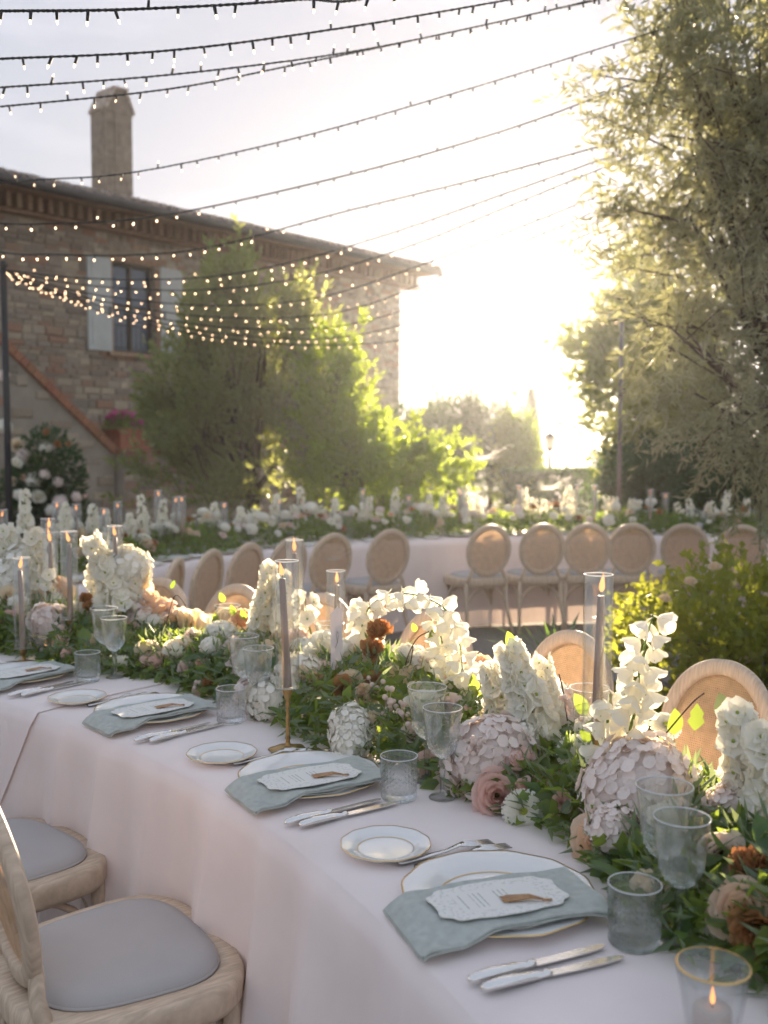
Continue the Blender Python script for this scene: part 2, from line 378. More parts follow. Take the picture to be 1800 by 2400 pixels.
MT['stone_o'] = stonemat('wall_stone', 'obj'); MT['stone_i'] = stonemat('wall_stone_field', 'isl')
MT['mortar'] = pmat('lime_mortar', (0.34, 0.29, 0.23), 0.95, var=0.15, scale=3, bump=0.3)
MT['brickred'] = pmat('old_brick', (0.34, 0.15, 0.085), 0.9, var=0.25, scale=14, objr=0.18, bump=0.3)
MT['tile'] = pmat('roof_tile', (0.17, 0.115, 0.095), 0.9, var=0.4, scale=9, objr=0.28, bump=0.4, col2=(0.24, 0.20, 0.18))
MT['gutter'] = pmat('dark_gutter', (0.05, 0.045, 0.045), 0.5, metal=0.3)
MT['rafter'] = pmat('eave_brick', (0.30, 0.19, 0.12), 0.9, var=0.2, scale=10, objr=0.15)
MT['shutter'] = pmat('grey_shutter', (0.50, 0.52, 0.49), 0.7, var=0.06, scale=6)
MT['pane'] = pmat('window_pane', (0.10, 0.13, 0.17), 0.08, var=0.1, spec=0.8)
MT['frame'] = pmat('dark_window_frame', (0.06, 0.045, 0.035), 0.6)
MT['curtain'] = pmat('pale_curtain', (0.35, 0.42, 0.48), 0.9, var=0.05)
MT['jamb'] = pmat('brick_jamb', (0.36, 0.23, 0.15), 0.9, var=0.2, scale=12, bump=0.3)
HD = Vector((-0.655, -0.7556, 0)); HN = Vector((0.7556, -0.655, 0)); HP = Vector((0.39, 26.0, 0))
HM = Matrix(((HD.x, HN.x, 0, HP.x), (HD.y, HN.y, 0, HP.y), (0, 0, 1, 0), (0, 0, 0, 1)))   # local x along facade, y outwards
house = thing('farmhouse', 'two storey stone farmhouse with tiled roof, tall chimney and grey shutters', 'house')
house.matrix_basis = HM
WIN = [(7.62, 8.62, 3.42, 5.16), (3.5, 4.4, 3.75, 5.12)]      # openings (a0, a1, z0, z1)
def wall_with_holes(holes, a0, a1, z0, z1, bk, bf):
    m = MB(); xs = sorted({a0, a1} | {h[0] for h in holes} | {h[1] for h in holes}); zs = sorted({z0, z1} | {h[2] for h in holes} | {h[3] for h in holes})
    for i in range(len(xs)-1):
        for j in range(len(zs)-1):
            cx, cz = (xs[i]+xs[i+1])/2, (zs[j]+zs[j+1])/2
            if any(h[0] < cx < h[1] and h[2] < cz < h[3] for h in holes): continue
            m.box((cx, (bk+bf)/2, cz), (xs[i+1]-xs[i], bf-bk, zs[j+1]-zs[j]))
    return m
WALLTOP = 5.68
wall = wall_with_holes(WIN, 0, 15.5, 0, WALLTOP, -0.45, 0).obj('wall', MT['mortar'], house, False)
m = MB(); m.box((0.2, -4.5, WALLTOP/2), (0.4, 8.1, WALLTOP)); m.box((7.75, -8.7, WALLTOP/2), (15.5, 0.3, WALLTOP))
m.obj('wall', MT['mortar'], house, False)
# stones: laid in uneven courses, each a shallow block proud of the mortar
def stone_mesh(k):
    r = random.Random(k); j = lambda a: r.uniform(-a, a); m_ = MB()
    B = [(-.5, 0, -.5), (.5, 0, -.5), (.5, 0, .5), (-.5, 0, .5)]
    Fr = [(-.46+j(.03), 1, -.42+j(.06)), (.46+j(.03), 1, -.42+j(.06)), (.46+j(.03), 1, .42+j(.06)), (-.46+j(.03), 1, .42+j(.06))]
    m_.add(B+Fr, [(4, 7, 6, 5), (0, 4, 5, 1), (1, 5, 6, 2), (2, 6, 7, 3), (3, 7, 4, 0)]); return m_
SM = [stone_mesh(k).mesh('stone', MT['stone_o'], False) for k in range(6)]; SMB = [stone_mesh(k) for k in range(6)]
z = 0.0; stones = []
r0 = random.Random(3)
while z < WALLTOP-0.05:
    h = min(r0.choice((0.07, 0.10, 0.12, 0.14, 0.17)), WALLTOP-z); a = -0.02
    while a < 15.4:
        L = r0.uniform(0.14, 0.40) if h > 0.1 else r0.uniform(0.2, 0.32)
        if a+L > 15.5: L = 15.5-a
        s0, s1 = a, a+L
        for wd in WIN:                      # butt the stones against the openings
            if wd[2]-0.01 < z+h/2 < wd[3]+0.15 and s1 > wd[0]-0.14 and s0 < wd[1]+0.14:
                if s0 < wd[0]-0.14 and wd[0]-0.14-s0 > 0.06: s1 = wd[0]-0.14
                elif s1 > wd[1]+0.14 and s1-wd[1]-0.14 > 0.06: s0 = wd[1]+0.14
                else: s1 = s0
        if s1-s0 > 0.05: stones.append((s0, s1, z, h))
        a += L
    z += h
vis = [s for s in stones if s[0] > 7.0 and s[2] > 2.2 and s[0] < 11.5]
vis.sort(key=lambda s: -s[0]*0.2 - s[3]*(s[1]-s[0])*8)
pick = set(vis[:290]); field = MB()
for s in stones:
    k = r0.randrange(6); pr = r0.uniform(0.008, 0.04)
    M_ = Matrix.Translation(((s[0]+s[1])/2, 0.001, s[2]+s[3]/2)) @ Matrix.Diagonal((s[1]-s[0]-0.014, pr, s[3]-0.012, 1))
    if s in pick: link('stone', SM[k], wall, M_)
    else: field.add(SMB[k].v, SMB[k].f, 0, M_)
tag(field.obj('stone_field', MT['stone_i'], wall, False), kind='stuff')
# windows
def window(wd, shutters):
    a0, a1, z0, z1 = wd; win = MB()
    ww, hh, ca, cz = a1-a0, z1-z0, (a0+a1)/2, (z0+z1)/2
    for x in (a0+0.03, a1-0.03, ca): win.box((x, -0.16, cz), (0.06, 0.06, hh))
    for zz in (z0+0.03, z1-0.03, z0+hh*0.52): win.box((ca, -0.163, zz), (ww-0.122, 0.05, 0.05))
    wo = win.obj('window', MT['frame'], house, False)
    for q in (-1, 1):
        for (p0, p1) in ((z0+0.06, z0+hh*0.52-0.03), (z0+hh*0.52+0.03, z1-0.06)):
            mm = MB(); mm.box((ca+q*ww/4, -0.19, (p0+p1)/2), (ww/2-0.07, 0.008, p1-p0)); mm.obj('pane', MT['pane'], wo, False)
        mm = MB(); mm.grid(lambda i, j: (ca+q*ww/4-0.13+0.26*i, -0.24+0.012*math.sin(i*30), z0+0.08+(hh-0.16)*j), 20, 1); mm.obj('curtain', MT['curtain'], wo)
    mm = MB(); mm.box((ca, -0.40, cz), (ww, 0.02, hh)); mm.obj('dark_room', MT['frame'], wo, False)
    for k in range(int(hh/0.085)):
        for x, s in ((a0-0.07, 1), (a1+0.07, 1)):
            mm = MB(); mm.box((x, -0.05, z0+0.04+k*0.085), (0.138 + (0.0 if k % 2 else 0.0), 0.16, 0.075)); mm.obj('brick', MT['jamb'], wo, False)
    mm = MB(); mm.box((ca, 0.02, z0-0.05), (ww+0.3, 0.24, 0.08)); mm.obj('sill', MT['jamb'], wo, False)
    for k in range(int((ww+0.28)/0.08)):
        mm = MB(); mm.box((a0-0.14+0.04+k*0.08, -0.05, z1+0.075), (0.07, 0.16, 0.14)); mm.obj('brick', MT['jamb'], wo, False)
    rl = MB()
    for zz in (z0+0.08, z0+0.52): rl.tube([(a0, 0.045, zz), (a1, 0.045, zz)], 0.012, 6)
    for k in range(9): rl.tube([(a0+0.05+k*(ww-0.1)/8, 0.045, z0+0.08), (a0+0.05+k*(ww-0.1)/8, 0.045, z0+0.52)], 0.007, 5)
    rl.obj('balcony_rail', MT['iron'], wo)
    if shutters:
        for q, x0 in ((-1, a0-0.60), (1, a1+0.08)):
            sw = 0.52; sh = MB(); sh.box((x0+sw/2, 0.075, cz), (sw, 0.045, hh+0.02))
            so = sh.obj('shutter', MT['shutter'], house, False)
            for (p0, p1) in ((z0+0.08, z0+hh*0.36), (z0+hh*0.42, z0+hh*0.68), (z0+hh*0.74, z1-0.08)):
                mm = MB(); mm.box((x0+sw/2, 0.101, (p0+p1)/2), (sw-0.16, 0.02, p1-p0)); mm.obj('panel', MT['shutter'], so, False)
            mm = MB(); mm.tube([(x0+(sw-0.06 if q < 0 else 0.06), 0.12, z0+0.7), (x0+(sw-0.06 if q < 0 else 0.06), 0.12, z0+0.85)], 0.015, 6); mm.obj('handle', MT['iron'], so)
window(WIN[0], True); window(WIN[1], False)
# brick cornice (each dentil a brick), gutter, tiles
m = MB(); m.box((7.45, 0.06, WALLTOP+0.025), (16.2, 0.36, 0.05)); m.box((7.45, 0.22, 6.03), (16.2, 0.75, 0.06)); m.box((7.45, -0.2, 5.87), (16.0, 0.42, 0.3))
m.box((-0.25, -4.4, 5.9), (0.5, 9.2, 0.3))
cornice = m.obj('cornice', MT['rafter'], house, False)
dm = MB(); dm.box((0, 0.17, 5.865), (0.085, 0.36, 0.25)); dme = dm.mesh('brick', MT['rafter'], False)
for k in range(78): link('brick', dme, cornice, Matrix.Translation((-0.3+k*0.2, 0, 0)))
roof_m = MB(); SL = math.tan(R_(16)); LIP = 0.74
roof_m.add([(-0.75, LIP-0.05, 6.10), (16, LIP-0.05, 6.10), (16, -4.5, 6.10+SL*(LIP+4.45)), (-0.75, -4.5, 6.10+SL*(LIP+4.45)),
            (16, -9.5, 6.10), (-0.75, -9.5, 6.10)], [(0, 1, 2, 3), (3, 2, 4, 5), (0, 3, 5)])
roof = roof_m.obj('roof', MT['tile'], house, False)
gm = MB(); gm.tube([(-0.7, LIP+0.05, 6.06), (15.8, LIP+0.05, 6.06)], 0.085, 10); gm.obj('gutter', MT['gutter'], house)
tm = MB()
def tilef(i, j):
    a = math.pi*(i); r = 0.085-0.014*(1-j)
    return (-r*math.cos(a), -0.46*j, 0.035+r*math.sin(a)*0.8+SL*0.46*j+0.03*(1-j))
tm.grid(tilef, 6, 1); tm.add([(-0.085, 0, 0.03), (-0.05, 0, 0.10), (0.05, 0, 0.10), (0.085, 0, 0.03)], [(0, 1, 2, 3)])
tme = tm.mesh('tile', MT['tile'])
r1 = random.Random(5)
for row in range(4):
    for k in range(74):
        x = -0.68+k*0.205
        link('tile', tme, roof, Matrix.Translation((x+r1.uniform(-.012, .012), LIP+0.02-row*0.42+r1.uniform(-.02, .02), 6.115+SL*row*0.42+r1.uniform(-.008, .012))) @ Matrix.Rotation(r1.uniform(-.05, .05), 4, 'Z'))
fm = MB()
for row in range(4, 13):
    for k in range(74):
        fm.add(tm.v, tm.f, 0, Matrix.Translation((-0.68+k*0.205+r1.uniform(-.012, .012), LIP+0.02-row*0.42, 6.115+SL*row*0.42+r1.uniform(-.008, .012))))
tag(fm.obj('tile_field', MT['tile'], roof), kind='stuff')
for k in range(13):       # verge tiles along the gable end
    link('tile', tme, roof, Matrix.Translation((-0.80, LIP-0.05-k*0.4, 6.10+SL*k*0.4)) @ Matrix.Diagonal((1.3, 1, 1.2, 1)))
MT['chimney'] = pmat('chimney_brick', (0.11, 0.09, 0.08), 0.95, var=0.35, scale=6, bump=0.6, bscale=14)
ch = MB(); CX, CYY = 6.95, -2.4
ch.box((CX, CYY, 7.55), (0.68, 0.56, 2.5)); ch.box((CX+0.02, CYY+0.25, 7.55), (0.22, 0.14, 2.46))
co = ch.obj('chimney', MT['chimney'], house, False)
ca = MB()
ca.add([(CX-0.36, CYY-.30, 8.8), (CX+.36, CYY-.30, 8.8), (CX+.36, CYY+.30, 8.8), (CX-.36, CYY+.30, 8.8), (CX-0.18, CYY-.28, 9.30), (CX+.10, CYY-.28, 9.30), (CX+.10, CYY+.28, 9.26), (CX-.18, CYY+.28, 9.26)],
       [(0, 3, 2, 1), (4, 5, 6, 7), (0, 1, 5, 4), (1, 2, 6, 5), (2, 3, 7, 6), (3, 0, 4, 7)])
cap = ca.obj('chimney_cap', MT['chimney'], co, False)
for (dx, dz, tl, an) in ((-0.28, 9.07, 0.52, -1.18), (0.24, 9.06, 0.52, 1.10), (-0.04, 9.33, 0.40, 0.06)):
    mm = MB(); mm.box((0, 0, 0), (tl*0.95, 0.68, 0.05)); o_ = mm.obj('tile', MT['tile'], co, False)
    o_.matrix_basis = Matrix.Translation((CX+dx, CYY, dz)) @ Matrix.Rotation(an, 4, 'Y')
# outside stair along the facade
st = thing('stone_staircase', 'outside stone stair with sloping brick coping against the farmhouse', 'staircase'); st.matrix_basis = HM
A0, Z0, A1, Z1 = 9.75, 1.42, 12.6, 3.85
m = MB()
for bb in (1.42, 1.66):
    pass
m.add([(A0, 1.40, 0), (A1, 1.40, 0), (A1, 1.40, Z1), (A0, 1.40, Z0), (A0, 1.66, 0), (A1, 1.66, 0), (A1, 1.66, Z1), (A0, 1.66, Z0)],
      [(0, 1, 2, 3), (4, 7, 6, 5), (0, 3, 7, 4), (1, 5, 6, 2), (3, 2, 6, 7), (0, 4, 5, 1)])
m.obj('parapet', MT['mortar'], st, False)
for k in range(13):
    mm = MB(); mm.box((A0+0.3+k*0.24, 0.72, (0.17+k*0.2)/2), (0.242, 1.34, 0.17+k*0.2)); mm.obj('step', MT['mortar'], st, False)
n = 26; dl = math.hypot(A1-A0, Z1-Z0)/n; an = math.atan2(Z1-Z0, A1-A0)
mm = MB(); mm.box((0, 0, 0), (dl-0.012, 0.40, 0.13)); cme = mm.mesh('coping_brick', MT['brickred'], False)
for k in range(n):
    t = (k+0.5)/n
    link('coping_brick', cme, st, Matrix.Translation((A0+(A1-A0)*t, 1.53, Z0+(Z1-Z0)*t+0.07)) @ Matrix.Rotation(-an, 4, 'Y'))
pm = MB(); pm.box((9.35, 1.5, 0.72), (0.72, 0.74, 1.44)); pier = pm.obj('pier', MT['mortar'], st, False)
r2 = random.Random(9); sm2 = [stone_mesh(k).mesh('stone', MT['stone_o'], False) for k in range(3)]
for k in range(9):
    for q in range(2):
        link('stone', sm2[r2.randrange(3)], pier, Matrix.Translation((9.18+q*0.35, 1.871, 0.08+k*0.16)) @ Matrix.Diagonal((0.32, 0.03, 0.14, 1)))
        link('stone', sm2[r2.randrange(3)], pier, Matrix.Translation((8.989, 1.33+q*0.35, 0.08+k*0.16)) @ Matrix.Rotation(math.pi/2, 4, 'Z') @ Matrix.Diagonal((0.32, 0.03, 0.14, 1)))
pc = MB(); pc.box((9.35, 1.5, 1.49), (0.86, 0.88, 0.09)); pc.obj('pier_cap', MT['brickred'], st, False)
for k in range(70):       # rubble face of the parapet
    t = r2.random(); a = A0+(A1-A0)*t; zt = Z0+(Z1-Z0)*t; zz = r2.uniform(0.1, zt-0.15); ln = r2.uniform(.2, .4)
    link('stone', sm2[r2.randrange(3)], st, Matrix.Translation((min(a, A1-0.2), 1.661, zz)) @ Matrix.Diagonal((ln, r2.uniform(.015, .035), r2.uniform(.1, .18), 1)))
# old brick gate pier at the left edge
P = at_y(-70, 1000, 11.6); bp = thing('brick_pier', 'weathered orange brick pier behind the black light pole', 'pier', (P.x, P.y, 0), 0.3)
mm = MB(); mm.box((0, 0, 0), (0.235, 0.112, 0.056)); bme = mm.mesh('brick', MT['brickred'], False)
mm = MB(); mm.box((0, 0, 0.83), (0.46, 0.46, 1.66)); mm.obj('core', MT['mortar'], bp, False)
for k in range(25):
    off = 0.06 if k % 2 else -0.06
    for q in (-1, 1):
        link('brick', bme, bp, Matrix.Translation((off+q*0.12, -0.20, 0.04+k*0.067)))
        link('brick', bme, bp, Matrix.Translation((0.205, off+q*0.12-0.0, 0.04+k*0.067)) @ Matrix.Rotation(math.pi/2, 4, 'Z'))
mm = MB(); mm.box((0, 0, 1.71), (0.62, 0.62, 0.08)); mm.obj('cap', MT['brickred'], bp, False)

# ================================================================ trees and shrubs
def leafmat(name, col, tcol, tr=0.4, isl=0.35, rough=0.5): return pmat(name, col, rough, var=0.3, scale=1.5, transl=tr, tcol=tcol, isl=isl)
MT['olive'] = leafmat('olive_leaf', (0.24, 0.245, 0.165), (0.56, 0.56, 0.24), 0.28, 0.4)
MT['lime'] = leafmat('sunlit_shrub_leaf', (0.11, 0.17, 0.035), (0.50, 0.62, 0.07), 0.5, 0.35)
MT['green'] = leafmat('shrub_leaf', (0.17, 0.19, 0.10), (0.50, 0.54, 0.14), 0.42, 0.4)
MT['deep'] = leafmat('deep_green_leaf', (0.05, 0.085, 0.045), (0.14, 0.24, 0.05), 0.3, 0.4)
MT['cyp'] = leafmat('cypress_leaf', (0.035, 0.050, 0.025), (0.12, 0.16, 0.03), 0.2, 0.3)
MT['rosebush'] = leafmat('rose_bush_leaf', (0.115, 0.15, 0.03), (0.55, 0.58, 0.06), 0.48, 0.4)
def tree(name, label, base, cs, mat, nspr, per, sl, L, W, up=0.5, trunk_r=0.12, seed=1, sag=0.15, shell=0.6, cat='tree', group=None, spread=0.9, extra=None, limbs=14, trunk_h=None, clump=0, cl_r=0.16):
    global rng
    rng = np.random.default_rng(seed); r = random.Random(seed)
    t = thing(name, label, cat, base, 0, group); bx_, by_, bz_ = base
    C2 = [((c[0]-bx_, c[1]-by_, c[2]-bz_), rr) for c, rr in cs]
    if clump:
        P0, D0 = ell_points(C2, clump, 0.75); ids = rng.integers(0, clump, nspr); P = P0[ids]+rng.normal(0, cl_r, (nspr, 3))*np.array([.8, .8, 1.3]); D = D0[ids]
    else: P, D = ell_points(C2, nspr, shell)
    D = D + np.array([0, 0, up]) + 0.35*unit(nspr)
    if extra is not None:
        eP, eD = extra; P = np.concatenate([P, np.asarray(eP)-np.array(base)]); D = np.concatenate([D, np.asarray(eD)])
    ln = sl*rng.uniform(0.6, 1.35, len(P)); V, T = sprig_leaves(P, D, ln, per, L, W, spread, sag)
    link('crown', np_mesh('crown', V, T, mat), t)
    m_ = MB(); zc = min(c[2]-rr[2]*0.4 for c, rr in C2) if trunk_h is None else trunk_h
    zc = max(zc, 0.25); tx = sum(c[0] for c, _ in C2)/len(C2)*0.3; ty = sum(c[1] for c, _ in C2)/len(C2)*0.3
    m_.tube([(0, 0, -0.05), (0.2*tx, 0.2*ty, zc*0.5), (tx, ty, zc)], [trunk_r*1.3, trunk_r, trunk_r*0.8], 8)
    for k in range(limbs):
        c, rr = C2[k % len(C2)]
        e = Vector((c[0]+r.uniform(-.7, .7)*rr[0], c[1]+r.uniform(-.7, .7)*rr[1], c[2]+r.uniform(-.3, .8)*rr[2]))
        s_ = Vector((tx, ty, zc*r.uniform(0.7, 1.0))); mid = s_.lerp(e, 0.5)+Vector((r.uniform(-.1, .1), r.uniform(-.1, .1), 0.12))
        m_.tube([s_, mid, e], [trunk_r*0.42, trunk_r*0.2, trunk_r*0.04], 5)
    m_.obj('trunk', MT['bark'], t)
    # fine twigs, one for each 6th sprig
    tw = MB(); Dn = D/np.linalg.norm(D, axis=1, keepdims=True)
    step = max(1, len(P)//260)
    for k in range(0, len(P), step):
        a = Vector(P[k]); d = Vector(Dn[k]); tw.tube([a-d*ln[k]*0.8, a+d*ln[k]*0.5, a+d*ln[k]*0.95-Vector((0, 0, sag*ln[k]))], [trunk_r*0.05, trunk_r*0.035, trunk_r*0.015], 4, cap=False)
    tw.obj('twigs', MT['bark'], t)
    return t
def PX(u, v, y): q = at_y(u, v, y); return (q.x, q.y, q.z)
# feathery tree against the house
Y = 12.5; base = at_y(600, 1400, Y); px = Y/F
cs = [(PX(500, 960, Y), (130*px, 0.7, 190*px)), (PX(640, 980, Y), (150*px, 0.75, 190*px)), (PX(560, 800, Y), (90*px, .5, 130*px)), (PX(470, 730, Y), (45*px, .35, 75*px)),
      (PX(660, 790, Y), (85*px, .5, 95*px)), (PX(440, 940, Y), (55*px, .5, 110*px)), (PX(735, 1010, Y), (90*px, .6, 120*px)), (PX(560, 1100, Y), (220*px, .8, 110*px)), (PX(590, 690, Y), (40*px, .3, 60*px))]
tree('feathery_tree', 'feathery green tree with upright plumes in front of the farmhouse wall', (base.x, Y, 0), cs, MT['green'], 1700, 13, 0.42, 0.13, 0.052, up=1.2, trunk_r=0.10, seed=11, sag=0.05, spread=0.65, clump=125, cl_r=0.115)
Y = 11.6; px = Y/F
cs = [(PX(800, 990, Y), (60*px, .5, 100*px)), (PX(775, 1080, Y), (80*px, .5, 70*px)), (PX(850, 1085, Y), (60*px, .5, 55*px)), (PX(780, 890, Y), (40*px, .4, 75*px))]
b0 = at_y(830, 1400, Y)
tree('lime_shrub', 'tall lime green shrub glowing in backlight beside the farmhouse corner', (b0.x, Y, 0), cs, MT['lime'], 620, 12, 0.34, 0.10, 0.045, up=1.0, trunk_r=0.05, seed=12, spread=0.7, cat='shrub', clump=70, cl_r=0.11)
Y = 10.9; px = Y/F
cs = [(PX(940, 1100, Y), (90*px, .5, 45*px)), (PX(1020, 1115, Y), (60*px, .45, 35*px)), (PX(850, 1110, Y), (70*px, .5, 40*px))]
b0 = at_y(940, 1400, Y); cs.append(((b0.x, Y, 0.55), (0.55, 0.45, 0.6)))
tree('low_shrub', 'low bright yellow-green shrub behind the far table', (b0.x, Y, 0), cs, MT['lime'], 600, 11, 0.22, 0.10, 0.055, up=0.5, trunk_r=0.04, seed=13, cat='shrub', clump=60, cl_r=0.1)
# garden trees towards the sun
for k, (u, v, yy, hw, hh, sd_, mt, lab) in enumerate([
        (985, 1040, 23, 75, 70, 21, 'deep', 'broad dark bush beside the farmhouse corner'),
        (1060, 1000, 26, 65, 75, 22, 'deep', 'spiky topped bush between the broad bush and the cypress'),
        (1150, 1020, 27, 75, 75, 23, 'deep', 'hazy rounded tree next to the slim cypress'),
        (1215, 1060, 25, 45, 60, 24, 'lime', 'small pale tree at the foot of the cypress')]):
    px = yy/F; b0 = at_y(u, 1200, yy); q = random.Random(sd_)
    cs = [(PX(u, v+20, yy), (hw*px, hw*px*.8, hh*px))]+[(PX(u+q.uniform(-.8, .8)*hw, v-hh*q.uniform(.2, .8), yy), (12*px, 12*px, 42*px)) for _ in range(6)]+[(PX(u, v+75, yy), (hw*px*1.05, hw*px*.8, 0.9))]
    tree('garden_tree', lab, (b0.x, yy, 0), cs, MT[mt], 1100, 9, 0.34, 0.11, 0.05, up=0.9, trunk_r=0.07, seed=sd_, cat='tree')
yy = 44; px = yy/F; b0 = at_y(1243, 1200, yy); rng = np.random.default_rng(31)
cy_t = thing('cypress', 'slim pointed cypress standing on the skyline by the lantern post', 'tree', (b0.x, yy, 0))
n = 5200; hz_ = rng.random(n)**0.8; top = at_y(1243, 925, yy).z; rad = 0.52*(1-hz_)**0.75*rng.uniform(0.5, 1, n)+0.02; an_ = rng.random(n)*6.283
P = np.stack([rad*np.cos(an_), rad*np.sin(an_), 0.2+hz_*(top-0.2)], 1); D = np.stack([np.cos(an_)*.35, np.sin(an_)*.35, np.ones(n)], 1)
V, T = leaf_cloud(P, D, 0.34, 0.10); link('crown', np_mesh('crown', V, T, MT['cyp']), cy_t)
m = MB(); m.tube([(0, 0, -.05), (0, 0, 1.0), (0, 0, top*0.8)], [0.1, 0.08, 0.02], 7); m.obj('trunk', MT['bark'], cy_t)
# clipped hedge
rng = np.random.default_rng(33); hx0, hx1 = at_y(1180, 1100, 17.5).x, at_y(1640, 1100, 17.5).x
n = 9000; P = np.stack([rng.uniform(hx0, hx1, n), 17.5+rng.uniform(-.35, .35, n), rng.uniform(0.05, 1.1, n)], 1)
f = rng.random(n); P[f < .3, 2] = 1.1+rng.normal(0, .03, (f < .3).sum()); P[(f >= .3) & (f < .7), 1] = 17.15+rng.normal(0, .03, ((f >= .3) & (f < .7)).sum())
V, T = leaf_cloud(P, unit(n)+np.array([0, -.2, .5]), 0.10, 0.05); V -= np.array([(hx0+hx1)/2, 17.5, 0])
hd = thing('clipped_hedge', 'low clipped hedge behind the far table under the lantern post', 'hedge', ((hx0+hx1)/2, 17.5, 0)); link('foliage', np_mesh('foliage', V, T, MT['deep']), hd)
m = MB()
for k in range(12):
    x = (hx0-hx1)/2+(k+.5)/12*(hx1-hx0); m.tube([(x, 0, -.03), (x+.05, 0, .8)], [.03, .015], 5)
m.obj('stems', MT['bark'], hd)
# broadleaf tree behind the far light pole
Y = 13.5; px = Y/F
cs = [(PX(1480, 820, Y), (80*px, .6, 110*px)), (PX(1420, 830, Y), (55*px, .45, 42*px)), (PX(1560, 760, Y), (110*px, .7, 130*px)), (PX(1455, 960, Y), (65*px, .5, 70*px)), (PX(1440, 1020, Y), (60*px, .5, 50*px)),
      (PX(1560, 960, Y), (110*px, .7, 120*px)), (PX(1490, 690, Y), (45*px, .4, 80*px)), (PX(1600, 1040, Y), (110*px, .6, 80*px)), (PX(1405, 780, Y), (30*px, .3, 26*px))]
b0 = at_y(1560, 1400, Y)
tree('broadleaf_tree', 'hazy broadleaf tree standing right behind the thin grey pole', (b0.x, Y, 0), cs, MT['green'], 1500, 10, 0.32, 0.12, 0.06, up=0.3, trunk_r=0.09, seed=41, spread=1.0, clump=120, cl_r=0.15)
for k, (u, v, yy, hw, hh, sd_) in enumerate([(1500, 1120, 12.6, 90, 55, 51), (1640, 1105, 12.0, 110, 75, 52), (1770, 1090, 11.6, 110, 95, 53)]):
    px = yy/F; b0 = at_y(u, 1400, yy)
    cs = [(PX(u, v, yy), (hw*px, .6, hh*px)), ((b0.x, yy, .55), (hw*px*.9, .5, .6))]
    tree('dark_shrub', ['rounded dark shrub at the foot of the broadleaf tree', 'wide dark shrub between two others behind the table end', 'tall dark shrub under the hanging olive branches'][k], (b0.x, yy, 0), cs, MT['deep'], 800, 10, 0.26, 0.10, 0.045, up=0.4, trunk_r=0.05, seed=sd_, cat='shrub', group='dark shrubs behind the far table')
# olive: near, hanging into the picture from the right
Y = 5.7; px = Y/F
cs = [(PX(1740, 150, Y), (150*px, .5, 190*px)), (PX(1620, 330, Y), (135*px, .4, 130*px)), (PX(1760, 420, Y), (170*px, .55, 200*px)), (PX(1610, 560, Y), (120*px, .4, 130*px)), (PX(1740, 720, Y), (150*px, .5, 170*px)),
      (PX(1600, 760, Y), (90*px, .35, 110*px)), (PX(1780, 940, Y), (110*px, .45, 120*px)), (PX(1900, 300, Y), (170*px, .7, 330*px)), (PX(1960, 700, Y), (190*px, .7, 330*px)), (PX(1640, 60, Y), (60*px, .3, 120*px)), (PX(1540, 180, Y), (55*px, .25, 80*px)), (PX(1700, 900, Y), (60*px, .3, 90*px))]
eP = []; eD = []
q = random.Random(4)
def hang(u, v, du, dv, n=5):
    for k in range(n):
        p = PX(u+du*k/n+q.uniform(-9, 9), v+dv*k/n+q.uniform(-9, 9), Y+q.uniform(-.1, .1)); eP.append(p); eD.append((du*px, q.uniform(-.05, .05), -dv*px))
hang(1560, 255, -210, -45, 7); hang(1530, 330, -90, -40, 5); hang(1545, 170, -60, -120, 6); hang(1620, 90, -30, -100, 5); hang(1500, 470, -70, 30, 4); hang(1720, 990, 10, 150, 6); hang(1760, 1010, 20, 170, 6); hang(1660, 960, -90, 60, 6)
hang(1790, 1060, 0, 140, 6); hang(1790, 1150, -70, 60, 5); hang(1480, 400, -40, -50, 4); hang(1700, 20, -30, -60, 5); hang(1600, 900, -70, 50, 4); hang(1560, 640, -110, -20, 4)
tree('olive_tree', 'large grey-green olive tree holding the light strings on the right', (2.95, 5.9, 0), cs, MT['olive'], 2700, 14, 0.26, 0.075, 0.016, up=0.15, trunk_r=0.13, seed=61, clump=330, cl_r=0.085, sag=0.25, extra=(eP, eD), spread=0.75, trunk_h=1.5, limbs=26)
# bed planting: rose bush and strap leaved clumps
cs = [((1.75, 5.1, .50), (.5, .45, .42)), ((2.15, 5.3, .52), (.5, .45, .36)), ((1.50, 4.95, .42), (.35, .3, .3)), ((2.35, 4.75, .45), (.5, .4, .4)), ((1.95, 4.6, .35), (.4, .3, .3))]
rb = tree('rose_bush', 'sunlit yellow-green rose bush growing between the two tables', (1.95, 5.0, 0.03), cs, MT['rosebush'], 950, 9, 0.20, 0.060, 0.036, up=0.6, trunk_r=0.03, seed=71, cat='shrub', trunk_h=.3)
MT['strap'] = pmat('strap_leaf', (0.06, 0.11, 0.045), 0.4, var=0.2, transl=0.3, tcol=(0.25, 0.42, 0.07), objr=0.2)
def strap_clump(loc, n, h, seed, lab):
    t = thing('strap_leaf_plant', lab, 'plant', loc, 0, 'strap leaved plants edging the bed'); r = random.Random(seed)
    for k in range(n):
        a = r.uniform(0, 6.28); L = h*r.uniform(.7, 1.15); lean = r.uniform(.25, .9); m_ = MB()
        def fn(i, j):
            s = j; wd = 0.022*(1-s**2.2)*(0.5+s) ; x = lean*L*s**1.6; zz = L*(s-0.35*lean*s**2.5)
            t_ = (i-.5)*2; return (x*math.cos(a)-t_*wd*math.sin(a), x*math.sin(a)+t_*wd*math.cos(a), zz+abs(t_)*wd*.4)
        m_.grid(fn, 2, 6); m_.obj('leaf', MT['strap'], t)
